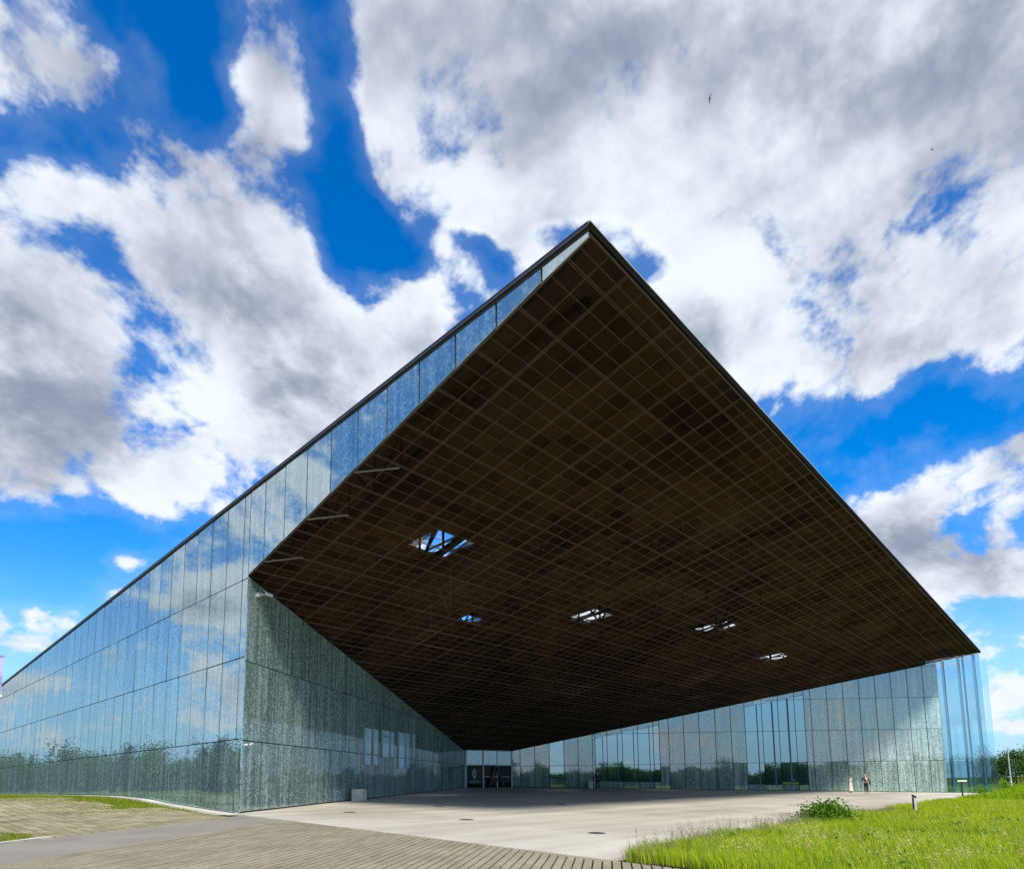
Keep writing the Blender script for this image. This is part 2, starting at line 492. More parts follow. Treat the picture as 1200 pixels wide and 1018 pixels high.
class MB:
    """collects primitives and builds them as one mesh"""

    def __init__(self):
        self.v, self.f, self.mi = [], [], []

    def poly(self, pts, mi=0):
        i = len(self.v)
        self.v += [tuple(p) for p in pts]
        self.f.append(tuple(range(i, i + len(pts))))
        self.mi.append(mi)

    def box(self, c, s, rz=0.0, mi=0):
        cx, cy, cz = c
        ca, sa = math.cos(rz), math.sin(rz)
        i = len(self.v)
        for dx in (-.5, .5):
            for dy in (-.5, .5):
                for dz in (-.5, .5):
                    x, y = dx * s[0], dy * s[1]
                    self.v.append((cx + x * ca - y * sa, cy + x * sa + y * ca, cz + dz * s[2]))
        for q in ((0, 1, 3, 2), (4, 6, 7, 5), (0, 4, 5, 1), (2, 3, 7, 6), (0, 2, 6, 4), (1, 5, 7, 3)):
            self.f.append(tuple(i + k for k in q))
            self.mi.append(mi)

    def bar(self, p, q, w, mi=0, n=4, w2=None):
        p, q = Vector(p), Vector(q)
        d = (q - p).normalized()
        a = d.cross(Vector((0, 0, 1)))
        if a.length < 1e-3:
            a = Vector((1, 0, 0))
        a.normalize()
        b = d.cross(a)
        i = len(self.v)
        w2 = w if w2 is None else w2
        for base, ww in ((p, w), (q, w2)):
            for k in range(n):
                t = 2 * math.pi * (k + .5) / n
                self.v.append(tuple(base + (a * math.cos(t) + b * math.sin(t)) * ww * .5 * (1.414 if n == 4 else 1)))
        for k in range(n):
            k2 = (k + 1) % n
            self.f.append((i + k, i + k2, i + n + k2, i + n + k))
            self.mi.append(mi)
        self.f.append(tuple(i + k for k in reversed(range(n))))
        self.mi.append(mi)
        self.f.append(tuple(i + n + k for k in range(n)))
        self.mi.append(mi)

    def prism(self, poly, d, mi=0):
        """poly: list of 3D points (ccw seen from the side d points to), extruded by -d"""
        n = len(poly)
        i = len(self.v)
        d = Vector(d)
        self.v += [tuple(p) for p in poly] + [tuple(Vector(p) - d) for p in poly]
        self.f.append(tuple(range(i, i + n)))
        self.f.append(tuple(reversed(range(i + n, i + 2 * n))))
        self.mi += [mi, mi]
        for k in range(n):
            k2 = (k + 1) % n
            self.f.append((i + k2, i + k, i + n + k, i + n + k2))
            self.mi.append(mi)

    def lathe(self, prof, n=16, c=(0, 0, 0), mi=0):
        i = len(self.v)
        for r, z in prof:
            for k in range(n):
                t = 2 * math.pi * k / n
                self.v.append((c[0] + r * math.cos(t), c[1] + r * math.sin(t), c[2] + z))
        for j in range(len(prof) - 1):
            for k in range(n):
                k2 = (k + 1) % n
                self.f.append((i + j * n + k, i + j * n + k2, i + (j + 1) * n + k2, i + (j + 1) * n + k))
                self.mi.append(mi)
        self.f.append(tuple(i + k for k in reversed(range(n))))
        self.f.append(tuple(i + (len(prof) - 1) * n + k for k in range(n)))
        self.mi += [mi, mi]

    def build(self, name, material, parent=None, loc=(0, 0, 0), smooth=False):
        o = mk(name, self.v, self.f, material, parent, loc, smooth)
        if isinstance(material, (list, tuple)):
            o.data.polygons.foreach_set('material_index', self.mi)
        return o


def clip(poly, a, b, c):
    """keep the part of a 2D polygon with a*x+b*y+c >= 0"""
    out = []
    n = len(poly)
    for i in range(n):
        p, q = poly[i], poly[(i + 1) % n]
        dp, dq = a * p[0] + b * p[1] + c, a * q[0] + b * q[1] + c
        if dp >= 0:
            out.append(p)
        if (dp >= 0) != (dq >= 0):
            t = dp / (dp - dq)
            out.append((p[0] + t * (q[0] - p[0]), p[1] + t * (q[1] - p[1])))
    return out


def area2(poly):
    return 0.5 * sum(poly[i][0] * poly[(i + 1) % len(poly)][1] - poly[(i + 1) % len(poly)][0] * poly[i][1] for i in range(len(poly)))


# ------------------------------------------------------------------ ground
def plane_z(x, y):
    return -0.722 - 0.0012 * x + 0.0305 * y


LEFT_Y = [-40, 24.9, 28, 31.8, 34.9, 39, 45.7, 62, 72, 120, 400]
LEFT_Z = [-1.0, 0.0, .12, .31, .50, .62, .65, .64, .63, .6, .6]


def ground_z(x, y):
    x = np.asarray(x, dtype=float)
    y = np.asarray(y, dtype=float)
    yc = np.clip(y, -14, 60)
    far = np.clip((np.hypot(x - 30, y) - 60) / 90, 0, 1)
    base = plane_z(np.clip(x, -40, 110), yc)
    base = base * (1 - far) + (-0.75) * far
    lz = np.interp(y, LEFT_Y, LEFT_Z)
    wl = np.clip((12.0 - x) / 1.0, 0, 1) * np.clip((y - 22) / 4, 0, 1) * np.clip((x + 60) / 60, 0, 1)
    return base * (1 - wl) + lz * wl


def axis(a, b, fine0, fine1, step):
    left = -np.geomspace(1, fine0 - a + 1, 26)[::-1] + 1 + fine0
    right = np.geomspace(1, b - fine1 + 1, 26) - 1 + fine1
    return np.unique(np.concatenate([left, np.arange(fine0, fine1, step), right]))


gx = axis(-4000, 4000, -14, 90, 1.0)
gy = axis(-4000, 4000, -22, 80, 1.0)
XX, YY = np.meshgrid(gx, gy)
ZZ = ground_z(XX, YY) - 0.06
# sink below the built surfaces
nx, ny = len(gx), len(gy)
vv = np.stack([XX.ravel(), YY.ravel(), ZZ.ravel()], 1)
ii = np.arange(nx * ny).reshape(ny, nx)
quads = np.stack([ii[:-1, :-1], ii[:-1, 1:], ii[1:, 1:], ii[1:, :-1]], -1).reshape(-1, 4)
terr = big('meadow_ground', vv, quads.ravel(), np.arange(len(quads)) * 4, np.full(len(quads), 4), M['meadow'])
tag(terr, 'open meadow ground around the museum', None, None, 'structure')

XL = 11.25                                   # plane of the long left facade
P_A = (XL, 7.62)
P_E = (80.66, 7.634)
P_D = (49.784, 45.55)
P_C = (43.525, 46.17)
P_B = (XL, 24.75)


def sheet(name, poly, zoff, thick, material, kind='structure', label=None):
    b = MB()
    top = [(x, y, float(plane_z(x, y)) + zoff) for x, y in poly]
    b.prism(top, (0, 0, thick))
    o = b.build(name, material)
    return tag(o, label, None, None, kind)


fore = sheet('forecourt', [(11.12, 7.58), (81.5, 7.58), (50.0, 46.0), (43.4, 46.6), (11.12, 25.0)], 0.02, 0.25, M['concrete'],
             label='pale concrete forecourt under the overhanging roof')
slab_poly = [(11.13, 7.59), (81.4, 7.59), (50.0, 45.9), (43.4, 46.5), (11.13, 24.95)]
for i in range(17):
    for j in range(9):
        x0, y0 = 11.13 + 4.3 * i, 7.59 + 4.6 * j
        w = [(x0 + .011, y0 + .011), (x0 + 4.289, y0 + .011), (x0 + 4.289, y0 + 4.589), (x0 + .011, y0 + 4.589)]
        for a in range(5):
            p, q = slab_poly[a], slab_poly[(a + 1) % 5]
            w = clip(w, -(q[1] - p[1]), q[0] - p[0], (q[1] - p[1]) * p[0] - (q[0] - p[0]) * p[1])
            if len(w) < 3:
                break
        if len(w) < 3 or abs(area2(w)) < .05:
            continue
        b = MB()
        cx, cy = sum(p[0] for p in w) / len(w), sum(p[1] for p in w) / len(w)
        dz = random.uniform(-.0015, .0015)
        b.prism([(x - cx, y - cy, float(plane_z(x, y)) + .032 + dz) for x, y in w], (0, 0, .05))
        o = b.build('concrete_slab', M['concrete'], fore)
        o.location = (cx, cy, 0)
# paved approach: bed, grey band and stone pavers
FD = Vector((math.cos(rad(33.8)), math.sin(rad(33.8))))      # rows run parallel to the recessed wall
FN = Vector((-FD.y, FD.x))


def from_rows(s, t):
    return (FD.x * s + FN.x * t, FD.y * s + FN.y * t)


bed = sheet('pavement', [(-14, -14), (11.7, -14), (11.7, 7.3), (11.06, 7.62), (11.06, 25.0), (-14, 25.0)], -0.022, 0.2, M['soil'],
            label='paved approach of narrow stone pavers beside the forecourt')

# the grey band, in row coordinates (t measured across the rows)
def t_of(x, y):
    return FN.x * x + FN.y * y


def s_of(x, y):
    return FD.x * x + FD.y * y


T0, T1 = 11.05, 13.75
band = [from_rows(-6, T0), from_rows(20.6, T0), (11.0, 20.35), (11.0, 24.9), (10.3, 24.9), from_rows(-6, T1)]
band = [p for p in band]
sheet('asphalt_path', [from_rows(-8, T0), (11.02, (T0 - FN.x * 11.02) / FN.y), (11.02, (T1 - FN.x * 11.02) / FN.y), from_rows(-8, T1)],
      0.012, 0.03, M['asphalt'], label='smooth grey asphalt path leading to the building corner')

PV_S, PV_T = 0.60, 0.187
cells = []


def clip_region(poly, kind):
    if kind == 'front':                                    # right of the band, left of the forecourt
        poly = clip(poly, -1, 0, 11.04)
        if poly:
            poly = clip(poly, -FN.x, -FN.y, T0 - 0.01)
    return poly


def cam_px(p):
    d = Vector(p) - EYE
    cx = RX[0] * d.x + RY[0] * d.y + RZ[0] * d.z
    cy = RX[1] * d.x + RY[1] * d.y + RZ[1] * d.z
    cz = RX[2] * d.x + RY[2] * d.y + RZ[2] * d.z
    if cz < 0.2:
        return None
    return PPX + FPX * cx / cz, PPY + FPX * cy / cz


for r in range(-60, 62):
    t0 = r * PV_T
    shift = (r % 2) * PV_S / 2 + random.uniform(-.02, .02)
    for k in range(-26, 42):
        s0 = k * PV_S + shift
        poly = [(s0 + .005, t0 + .016), (s0 + PV_S - .005, t0 + .016), (s0 + PV_S - .005, t0 + PV_T - .016), (s0 + .005, t0 + PV_T - .016)]
        c = from_rows(s0 + PV_S / 2, t0 + PV_T / 2)
        if c[0] > 11.4 or c[1] < -6 or c[0] < -9:
            continue
        w = [from_rows(*p) for p in poly]
        w = clip_region(w, 'front')
        if len(w) < 3 or abs(area2(w)) < 0.004:
            continue
        whole = len(w) == 4 and abs(area2(w)) > PV_S * PV_T * 0.74
        pz = cam_px((c[0], c[1], float(plane_z(*c))))
        inview = pz is not None and -40 < pz[0] < 1240 and pz[1] < 1040
        dist = math.hypot(c[0], c[1])
        cells.append((0 if inview and whole else 1, dist, w, c))
cells.sort(key=lambda q: (q[0], q[1]))
one = MB()
hx, hy = PV_S / 2 - .005, PV_T / 2 - .016
one.v = [(-hx, -hy, -.04), (hx, -hy, -.04), (hx, hy, -.04), (-hx, hy, -.04),
         (-hx, -hy, -.004), (hx, -hy, -.004), (hx, hy, -.004), (-hx, hy, -.004),
         (-hx + .006, -hy + .006, 0), (hx - .006, -hy + .006, 0), (hx - .006, hy - .006, 0), (-hx + .006, hy - .006, 0)]
one.f = [(0, 1, 5, 4), (1, 2, 6, 5), (2, 3, 7, 6), (3, 0, 4, 7), (4, 5, 9, 8), (5, 6, 10, 9), (6, 7, 11, 10), (7, 4, 8, 11), (8, 9, 10, 11)]
one.mi = [0] * 9
proto_mesh = None
field = MB()
npv = 0
SLOPE = Vector((0.0012, -0.0305, 1)).normalized()
for flag, dist, w, c in cells:
    z = float(plane_z(*c)) + 0.022 + random.uniform(-.003, .003)
    if flag == 0 and npv < 300:
        if proto_mesh is None:
            o = one.build('paver', M['paver'], bed)
            proto_mesh = o.data
        else:
            o = put('paver', proto_mesh, bed)
        q = Vector((0, 0, 1)).rotation_difference(SLOPE)
        o.rotation_mode = 'QUATERNION'
        o.rotation_quaternion = q @ Matrix.Rotation(rad(33.8) + random.uniform(-.006, .006), 3, 'Z').to_quaternion()
        o.location = (c[0], c[1], z)
        npv += 1
    else:
        if area2(w) < 0:
            w = w[::-1]
        field.prism([(x, y, float(plane_z(x, y)) + 0.022 + (z - float(plane_z(*c)) - 0.022)) for x, y in w], (0, 0, .03))
pf = field.build('paver_field', M['paver'], bed)
tag(pf, kind='stuff')

# older pavers with grass in the joints, left of the band and up the slope by the long wall
old = MB()
OW, OL = 0.34, 0.62
for i in range(-40, 1):
    for j in range(0, 95):
        x1 = 11.0 + i * OW
        y0 = 12.0 + j * OL + (i % 2) * OL / 2
        xs, ys = x1 - OW / 2, y0 + OL / 2
        gap = 0.016 + random.uniform(0, .012)
        w = [(x1 - OW + gap, y0 + gap), (x1 - gap, y0 + gap), (x1 - gap, y0 + OL - gap), (x1 - OW + gap, y0 + OL - gap)]
        w = clip(w, FN.x, FN.y, -T1 - 0.03)
        if len(w) < 3 or abs(area2(w)) < .01 or xs < -3:
            continue
        if xs > 10.2 or (ys > 40 + 3 * math.sin(xs)) or (ys > 30 and xs > 8.6 + .5 * math.sin(ys)):
            continue
        if xs < 3.2 and ys < 21.0:
            continue
        if area2(w) < 0:
            w = w[::-1]
        dz = random.uniform(-.006, .006)
        old.prism([(x, y, float(ground_z(x, y)) + 0.008 + dz) for x, y in w], (0, 0, .06))
m, t, out = mat('weathered_paver')
geo = t.add('ShaderNodeNewGeometry')
a_ = t.noise(geo.outputs['Position'], 0.45, 5.0, 0.65)
g_ = t.noise(geo.outputs['Position'], 22.0, 4.0, 0.7)
c_ = t.mix(t.ramp(t.math('ADD', t.math('MULTIPLY', a_, .5), t.math('ADD', t.math('MULTIPLY', g_, .25), t.math('MULTIPLY', geo.outputs['Random Per Island'], .25))), .3, .75), (0.20, 0.17, 0.085), (0.36, 0.31, 0.19))
bs_ = t.add('ShaderNodeBsdfPrincipled', {'Base Color': c_, 'Roughness': 0.9})
t.l.new(bs_.outputs[0], out.inputs[0])
M['old_paver'] = m
om = old.build('grassy_paving', M['old_paver'])
tag(om, 'old pavers with grass in the joints sloping up beside the long glass wall', None, None, 'stuff')
kb = MB()
kx = [(2.2, 18.7), (4.25, 20.1)]
for i in range(2):
    pass
kb.prism([(x, y, float(ground_z(x, y)) + .03) for x, y in ((0.2, 16.9), (4.2, 19.62), (4.12, 19.76), (0.1, 17.05))], (0, 0, .15))
tag(kb.build('kerb', M['concrete_white']), 'pale kerb strip at the edge of the grey asphalt path', None, None, 'structure')
pb = MB()
ypl = [24.7, 27, 29.5, 31.8, 34.9, 39, 45, 55, 75, 110]
for a, b in zip(ypl[:-1], ypl[1:]):
    za, zb_ = float(np.interp(a, LEFT_Y, LEFT_Z)), float(np.interp(b, LEFT_Y, LEFT_Z))
    pb.prism([(XL - .42, a, za + .02), (XL + .1, a, za + .035), (XL + .1, b, zb_ + .035), (XL - .42, b, zb_ + .02)], (0, 0, .2))
tag(pb.build('plinth_strip', M['concrete']), 'pale gravel strip along the foot of the long glass wall', None, None, 'structure')


# ------------------------------------------------------------------ museum
SOF_S = -0.24736
def sof_z(y):
    return 13.886 + SOF_S * (y - 7.618)


def roof_z(y):
    return 14.12 - 0.048 * (y - 7.63)


museum = empty('museum', (XL, 24.75, 0), 'long glass clad museum with a huge dark overhanging roof above its forecourt', 'museum')
ORG = Vector((XL, 24.75, 0))


def under(o):
    """parent a part built in world coordinates under the museum, keeping its place"""
    o.parent = museum
    o.location = Vector(o.location) - ORG
    return o


def facade(P, Q, ucols, zrows, zb, zt, outward, core_rng, choose, drop=.3, thick=0.03, gap=0.032, jitter=0.0036):
    """a wall of glass panels: the dark backing is the part, every panel a piece of it"""
    P, Q = Vector((*P, 0)), Vector((*Q, 0))
    L = (Q - P).length
    u = (Q - P) / L
    n = Vector((u.y, -u.x, 0)) * outward
    # backing
    bm_ = MB()
    ks = np.linspace(core_rng[0], core_rng[1], 12)
    for a, b in zip(ks[:-1], ks[1:]):
        pts = [(P + u * a + Vector((0, 0, zb(a) - drop)) - n * .09), (P + u * b + Vector((0, 0, zb(b) - drop)) - n * .09),
               (P + u * b + Vector((0, 0, zt(b) - .01)) - n * .09), (P + u * a + Vector((0, 0, zt(a) - .01)) - n * .09)]
        bm_.prism(pts if outward > 0 else pts[::-1], n * .2)
    wall = under(bm_.build('facade_wall', M['core']))
    ang = math.atan2(u.y, u.x)
    cache = {}
    for a, b in zip(ucols[:-1], ucols[1:]):
        for z0, z1 in zip(zrows[:-1], zrows[1:]):
            poly = [(a, z0), (b, z0), (b, z1), (a, z1)]
            da, db = zb(a) , zb(b)
            s = (db - da) / (b - a)
            poly = clip(poly, -s, 1, -(da - s * a) - 0.05)
            if len(poly) < 3:
                continue
            ta, tb = zt(a), zt(b)
            s = (tb - ta) / (b - a)
            poly = clip(poly, s, -1, (ta - s * a) - 0.02)
            if len(poly) < 3:
                continue
            for sub, mname, nm in choose(a, b, z0, z1, poly):
                if len(sub) < 3 or abs(area2(sub)) < 0.02:
                    continue
                cu = (min(p[0] for p in sub) + max(p[0] for p in sub)) / 2
                cz = (min(p[1] for p in sub) + max(p[1] for p in sub)) / 2
                loc2 = []
                for pu, pz in sub:
                    du, dz = pu - cu, pz - cz
                    loc2.append((du - math.copysign(min(gap, abs(du)), du), dz - math.copysign(min(gap * .6, abs(dz)), dz)))
                key = (mname, tuple(round(v, 3) for p in loc2 for v in p))
                w0 = P + u * cu + Vector((0, 0, cz))
                if key in cache:
                    o = put(nm, cache[key], wall)
                else:
                    b2 = MB()
                    pts = [(pu, -outward * 0.0, pz) for pu, pz in loc2]
                    # local frame: x along the wall, z up, outward = -y * outward
                    b2.prism(pts if outward > 0 else pts[::-1], (0, -outward * thick, 0))
                    o = b2.build(nm, M[mname], wall)
                    cache[key] = o.data
                o.location = w0
                jj = jitter if mname != 'clear' else 0
                o.rotation_euler = (random.gauss(0, jj), 0, ang + random.gauss(0, jj))
    return wall, u, n, P


M['print_long'] = glass_print('printed_long_wall_glass', (0.065, 0.110, 0.120), (0.19, 0.28, 0.285), 4.8, 0.5, (0.84, 0.95, 1.0))


def plain(mname='print', nm='facade_panel'):
    return lambda a, b, z0, z1, poly: [(poly, mname, nm)]


# long left wall and the fascia wedge in one plane (u runs from the tip to the back)
y_tip = 7.62
cols = [y_tip, 9.1] + [10.68 + 1.6 * k for k in range(9)] + [24.75 + 0.52]
cols = [c for c in cols if c < 24.4] + [24.75] + [25.27 + 1.59 * k for k in range(55)]
cols = [c - y_tip for c in cols]


def left_zb(uu):
    y = uu + y_tip
    return sof_z(y) - 0.02 if y < 24.75 - 1e-6 else float(np.interp(y, LEFT_Y, LEFT_Z))


def left_zb2(uu):
    return float(np.interp(uu + y_tip, LEFT_Y, LEFT_Z))


# fascia panels (no row joints) and wall panels (three row joints)
facade((XL, y_tip), (XL, 100), [c for c in cols if c + y_tip <= 24.76], [-1, 20], lambda q: sof_z(q + y_tip) - .06, lambda q: roof_z(q + y_tip) - .06, -1, (0.3, 24.75 - y_tip), plain('print_long'), drop=-.14)
facade((XL, y_tip), (XL, 112), [c for c in cols if c + y_tip >= 24.74], [-1, 2.96, 6.26, 9.52, 20], left_zb2, lambda q: roof_z(q + y_tip) - .12, -1, (24.75 - y_tip + .45, 104), plain('print_long'))

# recessed left wall, from the corner to the entrance
Lf = (Vector(P_C) - Vector(P_B)).length
uf = (Vector(P_C) - Vector(P_B)) / Lf
lf_cols = [0.02, 1.55] + [3.08 + 1.62 * k for k in range(22)] + [Lf]
def lf_xy(q):
    return P_B[0] + uf.x * q, P_B[1] + uf.y * q
lf_zb = lambda q: float(plane_z(*lf_xy(q))) + 0.02
lf_zt = lambda q: sof_z(lf_xy(q)[1]) - .03
wl, uL, nL, PL = facade(P_B, P_C, lf_cols, [-1, 2.90, 6.10, 20], lf_zb, lf_zt, 1, (0.55, Lf), plain())

# recessed right wall, from the entrance to the front corner
Lr = (Vector(P_E) - Vector(P_D)).length
ur = (Vector(P_E) - Vector(P_D)) / Lr
def rf_xy(q):
    return P_D[0] + ur.x * q, P_D[1] + ur.y * q
rf_zb = lambda q: float(plane_z(*rf_xy(q))) + 0.02
rf_zt = lambda q: sof_z(rf_xy(q)[1]) - .03
CL0 = 44.42
WINS = [(8.8, 15.55, .75), (24.5, 30.65, .62)]
rc = [0.0, 0.85, 2.40, 3.95, 5.50, 7.0, 8.53, 8.8, 10.06, 11.67, 13.3, 14.93, 15.55, 16.53, 18.11, 19.72, 21.4, 23.02, 24.5,
      26.27, 27.96, 29.66, 30.65, 31.33, 33.02, 34.7, 36.35, 38.0, 39.65, 41.3, 42.9, CL0]


def choose_right(a, b, z0, z1, poly):
    for w0, w1, zlow in WINS:
        if a >= w0 - .01 and b <= w1 + .01:
            top = lambda q: rf_zt(q) - .50
            s = (top(b) - top(a)) / (b - a)
            k = top(a) - s * a
            low = lambda q: rf_zb(q) + zlow
            mid = clip(clip(poly, s, -1, k), 0, 1, -low((a + b) / 2))
            up = clip(poly, -s, 1, -k)
            dn = clip(poly, 0, -1, low((a + b) / 2))
            return [(mid, 'pane', 'window_pane'), (up, 'print', 'facade_panel'), (dn, 'print', 'facade_panel')]
    if 3.9 < a < 4.0 and z0 < 3:
        return [(clip(poly, 0, 1, -1.5), 'pane', 'window_pane'), (clip(poly, 0, -1, 1.5), 'print', 'facade_panel')]
    return [(poly, 'print', 'facade_panel')]


wr, uR, nR, PR = facade(P_D, P_E, rc, [-2, 2.84, 6.10, 9.38, 12.66, 20], rf_zb, rf_zt, 1, (0.0, CL0 - .1), choose_right)
# clear corner panes
facade(P_D, P_E, [CL0, 45.14, 46.75, 47.15, 48.3, Lr], [-2, 2.84, 20], rf_zb, rf_zt, 1, (CL0 - .1, CL0), plain('clear', 'window_pane'))
cm = [(45.14, .20), (46.72, .15), (47.18, .10), (48.28, .17)]
for q, wdt in cm:
    x, y = rf_xy(q)
    b = MB()
    b.box((0, 0, 0), (wdt, .22, rf_zt(q) - rf_zb(q)), math.atan2(ur.y, ur.x))
    o = b.build('mullion', M['mullion'], wr)
    o.location = Vector((x, y, (rf_zt(q) + rf_zb(q)) / 2)) - nR * .16
# dark posts seen in the two windows
for q in [9.6, 11.15, 12.85, 14.5]:
    x, y = rf_xy(q)
    b = MB()
    b.box((0, 0, 0), (.07, .03, rf_zt(q) - .52 - .9), math.atan2(ur.y, ur.x))
    o = b.build('mullion', M['mullion'], wr)
    o.location = Vector((x, y, (rf_zt(q) - .52 + .9) / 2)) + nR * .012
for q, ww in [(25.75, .09), (27.35, .14), (28.95, .16)]:
    x, y = rf_xy(q)
    b = MB()
    b.box((0, 0, 0), (ww, .03, rf_zt(q) - .52 - .3), math.atan2(ur.y, ur.x))
    o = b.build('mullion', M['mullion'], wr)
    o.location = Vector((x, y, (rf_zt(q) - .52 + .3) / 2)) + nR * .012
# windows of the left recessed wall
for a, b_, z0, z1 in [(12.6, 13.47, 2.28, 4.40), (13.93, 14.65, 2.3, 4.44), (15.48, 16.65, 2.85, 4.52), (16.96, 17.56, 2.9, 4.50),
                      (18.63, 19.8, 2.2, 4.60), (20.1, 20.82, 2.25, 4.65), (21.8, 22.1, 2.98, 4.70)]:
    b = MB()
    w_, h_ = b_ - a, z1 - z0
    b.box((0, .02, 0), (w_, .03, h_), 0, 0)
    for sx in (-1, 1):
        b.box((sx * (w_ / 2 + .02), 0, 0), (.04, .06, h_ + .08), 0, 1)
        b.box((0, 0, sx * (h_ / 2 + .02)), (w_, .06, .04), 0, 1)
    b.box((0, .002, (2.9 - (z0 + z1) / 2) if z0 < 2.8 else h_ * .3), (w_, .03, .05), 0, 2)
    o = b.build('window', [M['sky_paint'], M['frame'], M['mullion']], wl)
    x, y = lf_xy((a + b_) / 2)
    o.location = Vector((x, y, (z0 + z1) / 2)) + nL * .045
    o.rotation_euler = (0, 0, math.atan2(uf.y, uf.x))

# right hand side wall, clear at the corner
facade((P_E[0] + .12, P_E[1] + .05), (P_E[0] + .12, 110), [0, 1.6, 3.2, 4.8], [-2, 2.84, 20], lambda q: -.5, lambda q: roof_z(q + 7.6) - .2, 1, (4.8, 100), plain('clear', 'window_pane'))
# the return of clear glass past the corner
b = MB()
b.box((0, 0, 0), (.55, .03, 13.9), math.atan2(ur.y, ur.x))
o = b.build('window_pane', M['clear'], wr)
x, y = rf_xy(Lr + .30)
o.location = Vector((x, y, 6.4))

# entrance screen
ent_u = Vector((P_D[0] - P_C[0], P_D[1] - P_C[1], 0))
Le = ent_u.length
ent_u /= Le
ent_n = Vector((ent_u.y, -ent_u.x, 0))
eang = math.atan2(ent_u.y, ent_u.x)
ez = float(plane_z(46.6, 45.9)) + .02
b = MB()
def epos(q, z, out=0.0):
    return Vector((P_C[0], P_C[1], 0)) + ent_u * q + Vector((0, 0, z)) + ent_n * out
for q in (0.06, 2.28, Le - .12):
    b.box(epos(q, (ez + 4.40) / 2), (.16, .16, 4.40 - ez), eang)
b.box(epos(Le / 2, 2.93), (Le, .18, .10), eang)
b.box(epos(Le / 2, 4.42), (Le, .14, .07), eang)
b.box(epos(4.1, 1.75, .05), (3.5, .06, .06), eang)
b.box(epos(4.15, (ez + 2.9) / 2, .04), (.10, .08, 2.9 - ez), eang)
entr = under(b.build('entrance', M['frame']))
for q0, q1 in ((0.15, 2.2), (2.36, 4.1), (4.2, 6.1)):
    b = MB()
    b.box((0, 0, 0), (q1 - q0, .03, 1.42), 0)
    o = b.build('facade_panel', M['print'], entr)
    o.location = epos((q0 + q1) / 2, 3.68, .02)
    o.rotation_euler = (0, 0, eang)
    b = MB()
    b.box((0, 0, 0), (q1 - q0, .03, 2.86 - ez), 0)
    o = b.build('door', M['door'], entr)
    o.location = epos((q0 + q1) / 2, (2.86 + ez) / 2, .02)
    o.rotation_euler = (0, 0, eang)
# diamond emblem with two lines of small print on the left pane
b = MB()
ec = (1.15, 2.05)
k = .085
for i, wdt in enumerate((1, 3, 5, 5, 4, 5, 5, 3, 1)):
    zz = 2.05 + (4 - i) * k * 1.5
    if i == 4:
        b.box(epos(1.15 - .1, zz, .045), (3 * k, .012, k * 1.35), eang)
    elif i in (3, 5):
        b.box(epos(1.15 - .22, zz, .045), (2.2 * k, .012, k * 1.35), eang)
        b.box(epos(1.15 + .2, zz, .045), (1.6 * k, .012, k * 1.35), eang)
    else:
        b.box(epos(1.15, zz, .045), (wdt * k, .012, k * 1.35), eang)
o = b.build('emblem', M['signpale'])
o.parent = entr
b = MB()
for r_, zz in ((0, 1.32), (1, 1.16)):
    q = .45
    while q < 1.9:
        wd = random.uniform(.05, .12)
        b.box(epos(q + wd / 2, zz, .045), (wd, .01, .06), eang)
        q += wd + .04
o = b.build('lettering', M['signpale'])
o.parent = entr
# large dark letter A standing behind the grey right hand panes
b = MB()
for q0, q1 in ((3.05, 3.75), (4.85, 4.10)):
    p0, p1 = epos(q0, ez + .12, .06), epos(q1, 2.80, .06)
    b.bar(p0, p1, .30)
b.box(epos(3.95, 1.45, .06), (1.2, .10, .28), eang)
o = b.build('letter_a', M['black'])
o.parent = entr

# soffit ----------------------------------------------------------
SOFP = [(11.30, 7.66), (80.55, 7.66), (49.76, 45.5), (43.5, 46.12), (11.30, 24.80)]
TH = math.atan(SOF_S)


def in_poly(poly, x, y):
    n = len(poly)
    return all((poly[(i + 1) % n][0] - poly[i][0]) * (y - poly[i][1]) - (poly[(i + 1) % n][1] - poly[i][1]) * (x - poly[i][0]) >= 0 for i in range(n))


OPEN = [(16.45, 17.65, 18.45, 19.85), (15.2, 15.5, 19.35, 19.9), (22.3, 23.5, 23.45, 24.2), (28.5, 30.5, 19.7, 21.4), (38.3, 41.0, 16.8, 18.9), (51.3, 53.8, 17.9, 18.8)]
soffit = MB()
pts = [(x, y, sof_z(y) - .04) for x, y in ((11.20, 7.50), (80.70, 7.50))]
